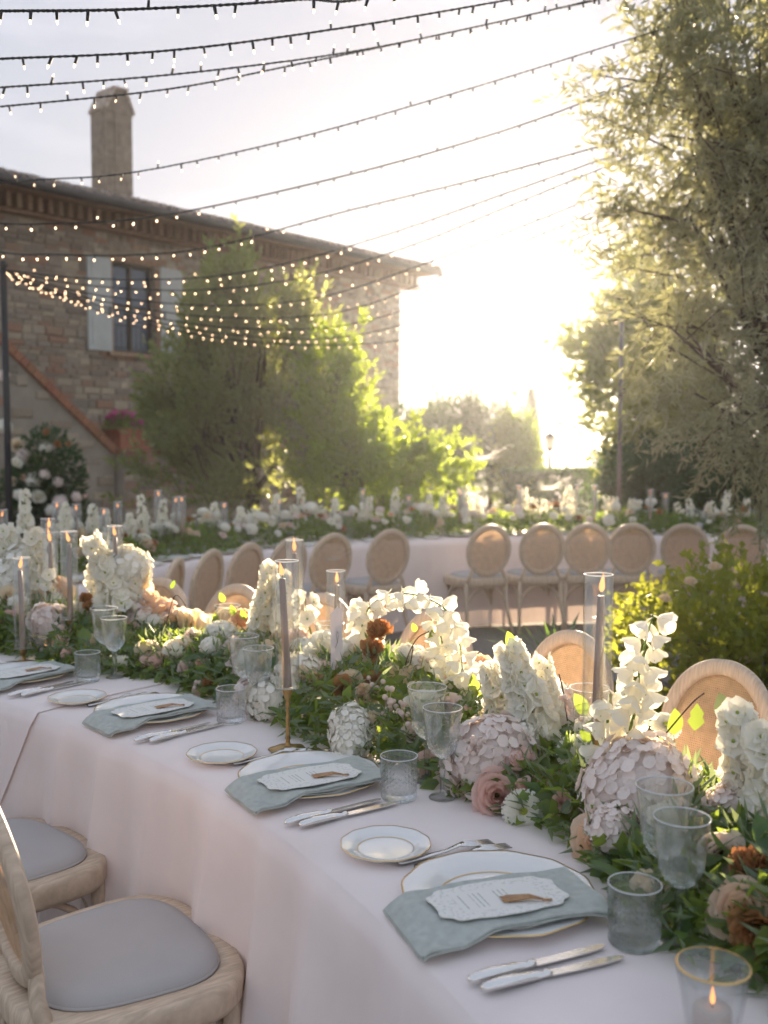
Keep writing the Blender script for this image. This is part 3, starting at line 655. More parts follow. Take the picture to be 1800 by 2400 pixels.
strap_clump((1.02, 5.75, .004), 34, .62, 1, 'clump of dark strap leaves beside the far chairs'); strap_clump((0.62, 5.35, .004), 22, .42, 2, 'small strap leaved clump at the gravel edge'); strap_clump((3.1, 5.9, .02), 34, .6, 3, 'strap leaved clump behind the rose bush')
# ================================================================ tables
C1 = (-3.74, -0.25); RI, RO = 4.175, 5.27         # near table: an arc round C1
C2 = (1.9, 5.2); FI, FO = 3.62, 4.70              # far table: an arc round C2
ZT = 0.766                                        # top of the cloth
def pol(c, r, th, z=0.0): return Vector((c[0]+r*math.cos(th), c[1]+r*math.sin(th), z))
def fold(th, k, ph):
    x = th*k+ph+0.9*math.sin(th*k*.31+ph)
    return (1-2*abs(math.sin(x*.5))**.8)*0.7 + math.sin(th*k*1.7+ph*2.3)*0.2 + math.sin(th*k*0.53+ph*.7)*0.4
def arc_table(name, label, c, ri, ro, t0, t1, nleg):
    t = thing(name, label, 'table', tuple(pol(c, (ri+ro)/2, (t0+t1)/2)))
    o = t.location
    m = MB(); n = 60
    def ringpt(r, z): return [tuple(pol(c, r, t0+(t1-t0)*i/n, z)-o) for i in range(n+1)]
    A, B, Cc, D = ringpt(ri+.012, .76), ringpt(ro-.012, .76), ringpt(ri+.012, .725), ringpt(ro-.012, .725); k = n+1
    fs = []
    for i in range(n):
        fs += [(i, i+1, k+i+1, k+i), (2*k+i, 3*k+i, 3*k+i+1, 2*k+i+1), (i, 2*k+i, 2*k+i+1, i+1), (k+i, k+i+1, 3*k+i+1, 3*k+i)]
    fs += [(0, k, 3*k, 2*k), (n, 2*k+n, 3*k+n, k+n)]
    m.add(A+B+Cc+D, fs); m.obj('tabletop', MT['wood'], t, False)
    for i in range(nleg):
        for r in (ri+.18, ro-.18):
            th = t0+(t1-t0)*(i+.5)/nleg; p = pol(c, r, th)-o; mm = MB(); mm.tube([(p.x, p.y, 0), (p.x, p.y, .727)], [.022, .026], 8); mm.obj('leg', MT['wood'], t)
    return t
arc_table('curved_table', 'curved banquet table under the near pale cloth', C1, RI, RO, R_(2), R_(84), 6)
arc_table('curved_table', 'curved banquet table under the far pale cloth', C2, FI, FO, R_(52), R_(186), 8)
def cloth(name, label, c, ri, ro, t0, t1, hem_i, hem_o, seed, n=260, k=46, amp=0.030, zt=ZT, flare=0.05, end_sweep=0.0, group=None):
    ph = seed*1.37; m = MB(); prof = []
    ni, no = 16, 12
    for j in range(ni+1): prof.append(('i', 1-j/ni))
    for j in range(1, 9): prof.append(('t', j/8))
    for j in range(1, no+1): prof.append(('o', j/no))
    P = []
    for kind, s in prof:
        for i in range(n+1):
            q = i/n; th = t0+(t1-t0)*q
            if kind == 't':
                e = min(s, 1-s)*(ro-ri); r = ri+(ro-ri)*s; z = zt-0.006*math.exp(-(e/.015)**2) + 0.0009*fold(th, 60, ph)*math.sin(s*9)
            else:
                hem = hem_i if kind == 'i' else hem_o; sg = -1 if kind == 'i' else 1; r0 = ri if kind == 'i' else ro
                d = s*hem; ss = min(d/.75, 1)
                dy = 0.012*(1-math.exp(-d/.012)) + flare*ss + amp*(ss**.8)*(fold(th, k, ph)+.35) + 0.006*math.sin(th*118+ph+2*math.sin(th*31))*ss
                r = r0+sg*max(dy, 0.006*(d > 0)); z = zt-0.006-d if s > 0 else zt-0.006
                if end_sweep and kind == 'i': th = t0+end_sweep*ss**1.1*(1-q)**2 + (t1-t0)*q; r -= 0.05*ss*(1-q)**6
            P.append(pol(c, r, th, z))
    o = pol(c, (ri+ro)/2, (t0+t1)/2, 0); P = [p-o for p in P]; w_ = n+1
    fs = [(j*w_+i, (j+1)*w_+i, (j+1)*w_+i+1, j*w_+i+1) for j in range(len(prof)-1) for i in range(n)]
    m.add(P, fs); ob = m.obj(name, MT['cloth']); ob.location = o
    return tag(ob, label, 'tablecloth', group)
cloth('tablecloth', 'pale lilac linen cloth on the near curved table with brass candlesticks', C1, RI, RO, R_(2), R_(56), .755, .40, 1, n=420, k=96, amp=.062, flare=.06)
cloth('tablecloth', 'pale linen cloth whose loose corner laps over the near cloth', C1, RI-.004, RO+.004, R_(49.5), R_(84), .60, .38, 4, zt=ZT+.003, end_sweep=R_(5.0), n=200, amp=.04)
cloth('tablecloth', 'pale linen cloth on the far curved table behind the row of oval chairs', C2, FI, FO, R_(52), R_(186), .75, .42, 2, n=340, k=40, amp=.022)

# ================================================================ chairs
def chair_proto(label, group, fine=True):
    t = thing('oval_back_chair', label, 'chair', (0, 0, 0), 0, group)
    sg = 40
    def seat_pt(a, sx, sy):      # rounded, wider at the front (+y)
        ca_, sa = math.cos(a), math.sin(a); e = 0.62
        x = math.copysign(abs(ca_)**e, ca_)*sx; y = math.copysign(abs(sa)**e, sa)*sy
        return x*(1+0.10*y/sy), y
    m = MB(); P = []; prof = [(1.0, .400), (1.03, .415), (1.035, .452), (1.01, .468), (.86, .470), (.80, .458), (.80, .405)]
    for q, zz in prof:
        for i in range(sg):
            x, y = seat_pt(2*math.pi*i/sg, .246*q, .228*q); P.append((x, y, zz))
    n = len(prof); fs = [(j*sg+i, j*sg+(i+1) % sg, ((j+1) % n)*sg+(i+1) % sg, ((j+1) % n)*sg+i) for j in range(n) for i in range(sg)]
    m.add(P, fs); m.obj('seat_frame', MT['wood'], t)
    m = MB(); P = []; prof = [(.80, .440), (.835, .468), (.82, .484), (.70, .496), (.4, .503), (.02, .505)]
    for q, zz in prof:
        for i in range(sg):
            x, y = seat_pt(2*math.pi*i/sg, .246*q, .228*q); P.append((x, y, zz))
    fs = [(j*sg+i, j*sg+(i+1) % sg, (j+1)*sg+(i+1) % sg, (j+1)*sg+i) for j in range(len(prof)-1) for i in range(sg)]
    fs.append(tuple((len(prof)-1)*sg+i for i in range(sg))); m.add(P, fs); m.obj('cushion', MT['cushion'], t)
    pp_ = [seat_pt(2*math.pi*i/sg, .246*.826, .228*.826) for i in range(sg+1)]; MB().tube([(x, y, .470) for x, y in pp_], .0042, 6, cap=False).obj('piping', MT['cushion'], t)
    # back: oval ring leaning away from the seat
    lean = R_(11); BZ, BY = .70, -.235; ax, az = .178, .203
    Mb = Matrix.Translation((0, BY, BZ)) @ Matrix.Rotation(lean, 4, 'X')
    def curve(x): return 0.10*x*x*4          # slight wrap of the back
    m = MB(); ns = 56; sec = [(-.020, -.012), (-.012, -.016), (.012, -.016), (.021, -.010), (.021, .008), (.010, .015), (-.012, .014), (-.020, .008)]
    P = []
    for i in range(ns):
        a = 2*math.pi*i/ns; wd = 1.0+0.15*max(0, math.sin(a))
        for (dr, dy) in sec:
            x = (ax+dr*wd)*math.cos(a); zz = (az+dr*wd)*math.sin(a); P.append((x, curve(x)*0.3+dy, zz))
    k = len(sec); fs = [(i*k+j, ((i+1) % ns)*k+j, ((i+1) % ns)*k+(j+1) % k, i*k+(j+1) % k) for i in range(ns) for j in range(k)]
    m.add(P, fs, 0, Mb); m.obj('back_frame', MT['wood'], t)
    m = MB(); pit = .0068 if fine else .012; wd = pit*.31; x = -ax+.004
    iax, iaz = ax-.012, az-.012
    while x < iax:
        if abs(x) < iax:
            h = iaz*math.sqrt(1-(x/iax)**2); m.add([(x-wd, curve(x)*.3, -h), (x+wd, curve(x)*.3, -h), (x+wd, curve(x)*.3, h), (x-wd, curve(x)*.3, h)], [(0, 1, 2, 3)], 0, Mb)
        x += pit
    zz = -az+.004
    while zz < iaz:
        if abs(zz) < iaz:
            h = iax*math.sqrt(1-(zz/iaz)**2); pts = [-h, -h/2, 0, h/2, h]
            for q in range(4):
                x0, x1 = pts[q], pts[q+1]; y0, y1 = curve(x0)*.3+.0012, curve(x1)*.3+.0012
                m.add([(x0, y0, zz-wd), (x1, y1, zz-wd), (x1, y1, zz+wd), (x0, y0, zz+wd)], [(0, 1, 2, 3)], 0, Mb)
        zz += pit
    m.obj('cane_panel', MT['cane'], t, False)
    for s in (-1, 1):
        m = MB(); m.tube([(s*.175, -.190, .43), (s*.150, -.205, .50), (s*.128, -.2, .555), (s*.118, -.208, .58)], [.019, .017, .015, .014], 8); m.obj('back_post', MT['wood'], t)
        m = MB(); m.tube([(s*.175, -.185, .43), (s*.182, -.20, .22), (s*.205, -.27, 0)], [.019, .017, .013], 8); m.obj('leg', MT['wood'], t)
        m = MB(); m.tube([(s*.200, .175, .425), (s*.203, .18, .2), (s*.205, .185, 0)], [.020, .017, .013], 8); m.obj('leg', MT['wood'], t)
    # bentwood arch braces under the seat
    def arch(p, q, dz):
        p, q = Vector(p), Vector(q); return [p.lerp(q, i/10)+Vector((0, 0, dz*math.sin(math.pi*i/10)**.6)) for i in range(11)]
    for p, q in (((-.2, .178, .22), (.2, .178, .22)), ((-.185, -.195, .22), (.185, -.195, .22)), ((-.185, -.195, .22), (-.2, .178, .22)), ((.185, -.195, .22), (.2, .178, .22))):
        m = MB(); m.tube(arch(p, q, .175), .010, 6); m.obj('arch_brace', MT['wood'], t)
    return t
def put_chair(proto, c, r, th, outward, used, jit=0.0):
    o = proto if not used[0] else copy_tree(proto); used[0] = True
    p = pol(c, r, th); o.location = p
    o.rotation_euler = (0, 0, (th-math.pi/2 if outward else th+math.pi/2)+jit)
    return o
rc = random.Random(8)
pa = chair_proto('oval cane back chair with grey cushion at the inner curve of the near table', 'chairs on the inner curve of the near table'); ua = [False]
inner = [put_chair(pa, C1, RI-.255, R_(th), True, ua, rc.uniform(-.03, .03)) for th in (36.2, 46.2, 56.5)]
for o_, lab in zip(inner, ('grey cushioned oval chair at the setting by the free standing brass candlestick', 'grey cushioned oval chair next to the loose hanging corner of the cloth', 'grey cushioned oval chair drawn up to the lapping cloth beyond its corner')): o_['label'] = lab
pb = copy_tree(pa); pb['label'] = 'oval cane back chair across the near table, facing its flowers'; pb['group'] = 'chairs on the outer curve of the near table'; KIDS[pb.name] = KIDS.get(pb.name) or KIDS[pa.name]; ub = [False]
for th in (33.6, 39.8, 46.2, 52.3, 57.6, 62.3): put_chair(pb, C1, RO+.17, R_(th), False, ub, rc.uniform(-.06, .06))
pc = chair_proto('oval cane back chair in the curved row drawn up to the far table', 'chairs on the inner curve of the far table', False); uc = [False]
for th in (70.5, 78.5, 85.8, 93.4, 100.7, 108.4, 126.5, 135.5, 144.5, 153, 161.5, 171): put_chair(pc, C2, FI-.22, R_(th+rc.uniform(-.7, .7)), True, uc, rc.uniform(-.08, .08))

# ================================================================ tableware
def plate_mesh(name, R, rim, h, seg=72):
    m = MB(); scal = lambda a, z: 1.0+0.012*math.cos(a*12)*(1 if z > h*.45 else 0)
    prof = [(0.001, .004), (R*.55, .004), (R*.62, .0045), (R*.68, h*.5), (R*.80, h*.72), (R*.985, h), (R, h*1.0), (R*.985, h-.003), (R*.8, h*.72-.0035), (R*.66, .002), (R*.6, 0), (.001, 0)]
    m.lathe(prof, seg, fn=scal)
    m.lathe([(R*.985, h+.0006), (R*1.001, h+.0008), (R*1.004, h-.0008)], seg, mi=1, fn=scal)
    m.lathe([(R*.615, .0052), (R*.63, .0060)], seg, mi=1)
    return m.mesh(name, [MT['porcelain'], MT['gold']])
ME_CH = plate_mesh('charger_plate', .168, .05, .020); ME_BR = plate_mesh('bread_plate', .088, .03, .016)
def fork_mesh():
    m = MB()
    def hz(y): return .004+.009*math.exp(-((y-.035)/.03)**2)
    ys = [-.105, -.10, -.085, -.05, 0, .03, .045]; ws = [.004, .0085, .0095, .006, .0038, .005, .012]
    P = []
    for y, w_ in zip(ys, ws): P += [(-w_, y, hz(y)), (w_, y, hz(y)), (-w_, y, hz(y)+.0035), (w_, y, hz(y)+.0035)]
    fs = []
    for j in range(len(ys)-1):
        a = j*4; b_ = a+4; fs += [(a, b_, b_+1, a+1), (a+2, a+3, b_+3, b_+2), (a, a+2, b_+2, b_), (a+1, b_+1, b_+3, a+3)]
    m.add(P, fs)
    for k in range(4): m.tube([((k-1.5)*.0072, .044, hz(.044)+.0015), ((k-1.5)*.0075, .075, .010), ((k-1.5)*.007, .105, .0075)], [.0024, .0022, .0012], 6)
    return m.mesh('fork', MT['silver'])
def knife_mesh():
    m = MB(); m.tube([(0, -.125, .006), (0, -.12, .007), (0, -.09, .0085), (0, -.045, .0075), (0, -.022, .0055), (0, -.018, .007), (0, -.012, .007), (0, -.008, .005)], [.004, .008, .0105, .009, .006, .0075, .0075, .004], 12, flat=.75)
    h = m.mesh('handle', MT['silver']); b_ = MB()
    pts = [(-.0075, -.01), (.0075, -.01), (.009, .03), (.009, .085), (.006, .112), (0, .122), (-.005, .112), (-.0075, .08)]
    P = [(x, y, .0045) for x, y in pts]+[(x, y, .0065) for x, y in pts]; k = len(pts)
    b_.add(P, [tuple(range(k-1, -1, -1)), tuple(range(k, 2*k))]+[(i, (i+1) % k, k+(i+1) % k, k+i) for i in range(k)])
    return h, b_.mesh('blade', MT['silver'], False)
ME_FORK = fork_mesh(); ME_KH, ME_KB = knife_mesh()
def cut_glass(name, outer, inner, seg, z0, z1, z2, depth):
    """closed cut-glass wall: lozenge facets between z0 and z1, flutes fading out up to z2, plain above"""
    m = MB(); prof = []
    for i in range(len(outer)-1):
        (r0, a0), (r1, a1) = outer[i], outer[i+1]; n = max(1, int(round((a1-a0)/.0062))) if a1 > a0 else 1
        for k in range(n): prof.append((r0+(r1-r0)*k/n, a0+(a1-a0)*k/n))
    prof.append(outer[-1]); no = len(prof); prof += inner; rows = []
    for j, (r, z) in enumerate(prof):
        for i in range(seg):
            a = 2*math.pi*i/seg; q = 0
            if j < no and z0 < z < z1: q = depth*((i+j) % 2)
            elif j < no and z1 <= z < z2: q = depth*.8*(i % 2)*(z2-z)/(z2-z1)
            rows.append(((r-q)*math.cos(a), (r-q)*math.sin(a), z))
    fs = []; sm = []; mis = []
    for j in range(len(prof)-1):
        for i in range(seg):
            i2 = (i+1) % seg; a, b_, c_, d_ = j*seg+i, j*seg+i2, (j+1)*seg+i2, (j+1)*seg+i
            flat = j < no-1 and z0-.007 < prof[j][1] < z1
            if prof[j][1] >= z1 or j >= no-1: mi = 1
            else: mi = 0
            if flat: mis += [mi, mi]
            else: mis.append(mi)
            if flat: fs += [(a, b_, c_), (a, c_, d_)] if (i+j) % 2 else [(a, b_, d_), (b_, c_, d_)]; sm += [False, False]
            else: fs.append((a, b_, c_, d_)); sm.append(True)
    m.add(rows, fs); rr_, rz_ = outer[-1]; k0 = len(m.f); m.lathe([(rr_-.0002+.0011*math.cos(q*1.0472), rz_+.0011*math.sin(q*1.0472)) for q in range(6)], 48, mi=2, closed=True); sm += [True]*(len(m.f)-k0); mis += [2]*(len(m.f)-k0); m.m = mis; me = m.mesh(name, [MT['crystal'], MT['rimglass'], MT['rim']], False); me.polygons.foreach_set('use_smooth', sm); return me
def tumbler_mesh():
    R, H = .0425, .097
    return cut_glass('tumbler', [(.0005, 0), (R*.90, .0001), (R*.96, .005), (R*.975, .02), (R, H-.002), (R-.0009, H)], [(R-.0024, H-.0004), (R-.0034, .05), (R-.0042, .022), (R*.72, .0155), (.0005, .015)], 32, .010, .052, .074, .0016)
def goblet_meshes(H=.205, R=.045):
    z0 = H*.46
    bo = [(.0005, z0-.0045), (.006, z0-.004), (.014, z0), (.026, z0+.010), (.034, z0+.024), (.0375, z0+.04), (.039, z0+.06), (.0405, z0+.08), (R*.955, H-.012), (R-.0006, H-.0004), (R-.0012, H)]
    bm = cut_glass('bowl', bo, [(R-.0020, H-.0006), (R*.955-.0020, H-.012), (.0388, z0+.08), (.0372, z0+.06), (.0352, z0+.042), (.031, z0+.027), (.020, z0+.013), (.0005, z0+.009)], 32, z0+.002, z0+.034, z0+.078, .0014)
    sm = MB(); sm.lathe([(.0005, 0), (.0305, 0), (.031, .0015), (.028, .003), (.012, .006), (.0055, .012), (.0045, .03), (.0055, .045), (.0075, z0-.032), (.0055, z0-.026), (.0098, z0-.018), (.0098, z0-.012), (.006, z0-.005), (.0005, z0-.0048)], 24, fn=lambda a, z: 1+.05*math.cos(a*6) if z > .02 else 1)
    return bm, sm.mesh('stem', MT['crystal'])
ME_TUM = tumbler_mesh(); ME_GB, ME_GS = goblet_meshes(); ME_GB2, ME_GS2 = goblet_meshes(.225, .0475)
def goblet(label, group, loc, tall, rz=0.0):
    t = thing('crystal_goblet', label, 'wine glass', loc, rz, group); link('bowl', ME_GB2 if tall else ME_GB, t); link('stem', ME_GS2 if tall else ME_GS, t); return t
# menu card with scalloped outline and faint printed lines
def menumat():
    m = bpy.data.materials.new('printed_card'); t, o = nodes(m); N = t.nodes.new; Lk = t.links.new
    p = N('ShaderNodeBsdfPrincipled'); p.inputs['Roughness'].default_value = .8; p.inputs['Specular IOR Level'].default_value = .2
    tcd = N('ShaderNodeTexCoord'); sx = N('ShaderNodeSeparateXYZ'); Lk(tcd.outputs['Object'], sx.inputs[0])
    def mth(op, a, b_=None):
        q = N('ShaderNodeMath'); q.operation = op
        for i, v_ in enumerate((a, b_)):
            if v_ is None: continue
            if isinstance(v_, (int, float)): q.inputs[i].default_value = v_
            else: Lk(v_, q.inputs[i])
        return q.outputs[0]
    X, Yc = sx.outputs[0], sx.outputs[1]
    line = mth('LESS_THAN', mth('FRACT', mth('MULTIPLY', Yc, 110)), .30)
    nz_ = N('ShaderNodeTexNoise'); nz_.inputs['Scale'].default_value = 1.0; mp_ = N('ShaderNodeMapping'); mp_.inputs['Scale'].default_value = (420, 110, 1)
    Lk(tcd.outputs['Object'], mp_.inputs[0]); Lk(mp_.outputs[0], nz_.inputs['Vector'])
    word = mth('GREATER_THAN', nz_.outputs['Fac'], .44)
    para = mth('GREATER_THAN', mth('SINE', mth('MULTIPLY', Yc, 150)), -.35)
    inx = mth('LESS_THAN', mth('ABSOLUTE', X), .026); iny = mth('MULTIPLY', mth('LESS_THAN', Yc, .035), mth('GREATER_THAN', Yc, -.068))
    txt = mth('MULTIPLY', mth('MULTIPLY', mth('MULTIPLY', line, word), mth('MULTIPLY', inx, iny)), para)
    # soft floral border print
    nb = N('ShaderNodeTexNoise'); nb.inputs['Scale'].default_value = 140; Lk(tcd.outputs['Object'], nb.inputs['Vector'])
    bord = mth('MULTIPLY', mth('GREATER_THAN', nb.outputs['Fac'], .56), mth('GREATER_THAN', mth('MAXIMUM', mth('MULTIPLY', mth('ABSOLUTE', X), 1.95), mth('ABSOLUTE', Yc)), .073))
    mix = N('ShaderNodeMix'); mix.data_type = 'RGBA'; mix.inputs[6].default_value = (.80, .78, .74, 1); mix.inputs[7].default_value = (.34, .36, .32, 1)
    Lk(mth('ADD', mth('MULTIPLY', txt, .75), mth('MULTIPLY', bord, .28)), mix.inputs[0]); Lk(mix.outputs[2], p.inputs['Base Color']); Lk(p.outputs[0], o.inputs['Surface']); return m
MT['menu'] = menumat()
def menu_mesh():
    m = MB(); n = 96; top = []
    for i in range(n):
        a = 2*math.pi*i/n; ca_, sa = math.cos(a), math.sin(a); e = .55
        x = math.copysign(abs(ca_)**e, ca_)*.060; y = math.copysign(abs(sa)**e, sa)*.116; s = 1+.030*math.cos(a*10)
        top.append((x*s, y*s, .0014))
    P = top+[(x, y, 0) for x, y, _ in top]+[(0, 0, .0014)]
    fs = [(i, (i+1) % n, 2*n) for i in range(n)]+[(i, n+i, n+(i+1) % n, (i+1) % n) for i in range(n)]
    m.add(P, fs); return m.mesh('menu_card', MT['menu'], False)
MT['tassel'] = pmat('bronze_ribbon', (0.40, 0.20, 0.07), 0.5, var=0.25, scale=120, sheen=.4)
def tassel_mesh():
    m = MB(); r = random.Random(2)
    m.tube([(.040, .078, .003), (.046, .072, .006), (.040, .062, .005)], .0022, 6)
    for k in range(16):
        s = (k-7.5)/7.5; m.tube([(.040, .066, .005), (.030+s*.004, .045, .007+r.uniform(0, .003)), (.016+s*.010, .004+r.uniform(-.006, .006), .004+abs(s)*.001)], [.0016, .0017, .0012], 5)
    return m.mesh('tassel', MT['tassel'])
ME_MENU = menu_mesh(); ME_TAS = tassel_mesh()
def napkin_mesh(k, edge_y):
    """folded linen strip that lies over the charger and drops over the table edge"""
    r = random.Random(k); m = MB(); ph = r.uniform(0, 6)
    for lay, (dz, wx, sh) in enumerate(((0, .084, 0), (.0045, .081, .003))):
        def fn(i, j):
            y = .135 - j*(.135-edge_y-.004); x = (i-.5)*2*wx*(1+.06*j) + sh
            z = .0262+dz
            d = math.hypot(x+.061, y)
            if d > .172: z -= min((d-.172)*.5, .016)
            ey = edge_y+.016
            if y < ey: z -= min((ey-y)*.5, .05)
            x += .004*math.sin(y*20+ph)
            z += .0012*math.sin(y*60+ph+lay)+.0010*math.sin(x*80+ph)+.003*math.exp(-((abs(i-.5)-.5)/.05)**2)
            return (x, y, z)
        m.grid(fn, 22, 34)
        m.grid(lambda i, j: tuple(Vector(fn(1.0 if lay else i*0+1, j))+Vector((.002*math.sin(i*3.14), 0, -.0045*i))), 3, 34)
        m.grid(lambda i, j: tuple(Vector(fn(0.0, j))+Vector((-.002*math.sin(i*3.14), 0, -.0045*i))), 3, 34)
        m.grid(lambda i, j: tuple(Vector(fn(i, 1.0))+Vector((0, -.002*math.sin(j*3.14), -.0045*j))), 22, 3)
    return m.mesh('napkin', MT['napkin'])
G = 'place settings on the near table'
def setting(c, R, th, inner, k, full=True, dz=0.0, near=True):
    """things for one guest; local +y runs from the guest to the table's centre line, +x to the guest's right"""
    p = pol(c, R, th, ZT+dz+.001); rz = th-math.pi/2 if inner else th+math.pi/2
    Mx = Matrix.Translation(p) @ Matrix.Rotation(rz, 4, 'Z'); far = '' if near else ' far'
    tb = 'near' if near else 'far'
    def put(o, x, y, z=0.0, a=0.0): o.matrix_basis = Mx @ Matrix.Translation((x, y, z)) @ Matrix.Rotation(a, 4, 'Z'); return o
    r = random.Random(k*7+1); j = lambda s=.009: r.uniform(-s, s)
    put(tag(link('charger_plate', ME_CH), f'large white scalloped plate with gold rim on the {tb} table', 'plate', f'charger plates on the {tb} table'), 0, 0, 0, j(.2))
    put(tag(link('bread_plate', ME_BR), f'small white bread plate with thin gold rim on the {tb} table', 'plate', f'bread plates on the {tb} table'), -.285+j(), -.085+j(), 0, j(.3))
    for i, x in enumerate((.212, .244)):
        kn = thing('knife', f'silver dinner knife with reeded handle laid on the {tb} table', 'knife', group=f'knives on the {tb} table'); link('handle', ME_KH, kn); link('blade', ME_KB, kn); put(kn, x+j(.003), -.06+.012*i+j(), 0, j(.04)-.03)
    for i, x in enumerate((-.178, -.205)):
        put(tag(link('fork', ME_FORK), f'silver dinner fork laid on the {tb} table', 'fork', f'forks on the {tb} table'), x+j(.003), .035-.02*i+j(), 0, j(.04))
    put(tag(link('tumbler', ME_TUM), f'cut crystal water tumbler standing on the {tb} table', 'glass', f'tumblers on the {tb} table'), .225+j(), .105+j(), 0, j(1))
    put(goblet(f'short stemmed cut crystal goblet on the {tb} table', f'small goblets on the {tb} table', (0, 0, 0), False), .262+j(), .185+j(), 0, j(1))
    put(goblet(f'tall stemmed cut crystal goblet on the {tb} table', f'large goblets on the {tb} table', (0, 0, 0), True), .165+j(), .215+j(), 0, j(1))
    if full:
        nk = tag(link('napkin', napkin_mesh(k, -(R-(RI if near else FI))-.002)), 'folded sage green linen napkin draped over a gold rimmed plate', 'napkin', 'sage napkins on the near table'); put(nk, .061+j(), 0, 0, -.08+j(.03))
        mc = thing('menu_card', 'white scalloped menu card with bronze tassel lying on a sage napkin', 'menu', group='menu cards on the near table'); link('card', ME_MENU, mc); link('tassel', ME_TAS, mc); put(mc, .060+j(), -.035+j(), .0352, -.12+j(.05))
for k, th in enumerate((26.1, 35.6, 45.8, 55.2, 64.6)): setting(C1, 4.385, R_(th), True, k, True, .003 if th > 50 else 0)
for k, th in enumerate((71, 79, 86, 93.5, 101, 109, 118, 127, 136, 145, 153, 161.5, 171)): setting(C2, FI+.21, R_(th), True, 20+k, False, 0, False)
for k, th in enumerate((33.6, 39.8, 46.2, 52.3)):     # across the flowers
    p = pol(C1, RO-.34, R_(th-2.5), ZT); goblet('cut crystal goblet standing behind the flower garland', 'goblets behind the garland', p, True)
    p = pol(C1, RO-.30, R_(th), ZT+.001); tag(link('charger_plate', ME_CH, None, Matrix.Translation(p)), 'gold rimmed plate set behind the flower garland', 'plate', 'plates behind the garland')
# votive lights in tapered glasses
ME_VG = MB().lathe([(.001, 0), (.026, 0), (.028, .004), (.036, .05), (.043, .092), (.0425, .093), (.0405, .092), (.034, .05), (.026, .012), (.001, .010)], 48, fn=lambda a, z: 1+.012*math.cos(a*14)*(1 if .01 < z < .07 else 0)).lathe([(.0432, .0915), (.0432, .0935), (.0405, .0935)], 48, mi=1).mesh('votive_glass', [MT['glass'], MT['gold']])
ME_TL = MB().lathe([(.001, .011), (.021, .011), (.022, .013), (.022, .040), (.020, .043), (.001, .041)], 20).mesh('votive_candle', MT['wax'])
def flame_mesh(h): return MB().lathe([(.0005, 0), (h*.10, h*.10), (h*.145, h*.26), (h*.12, h*.48), (h*.06, h*.75), (.0003, h)], 12).mesh('flame', MT['flame'])
ME_FS, ME_FL = flame_mesh(.022), flame_mesh(.046)
def votive(p, s=1.0, lab='tapered gold rimmed votive glass on the near table', grp='votive glasses on the near table'):
    tag(link('votive_glass', ME_VG, None, Matrix.Translation(p) @ Matrix.Scale(s, 4)), lab, 'glass', grp)
    t = thing('votive_candle', 'small lit white candle inside a votive glass', 'candle', p, 0, 'votive candles on the near table'); t.scale = (s, s, s)
    link('wax', ME_TL, t); link('flame', ME_FS, t, Matrix.Translation((0, 0, .045))); link('wick', MB().tube([(0, 0, .04), (0, 0, .050)], .0008, 5).mesh('wick', MT['wick']), t)
votive(at_z(1668, 2440, ZT+.001), 1.12); votive(at_z(108, 1545, ZT+.005)); 
votive(at_z(25, 1500, ZT+.005))
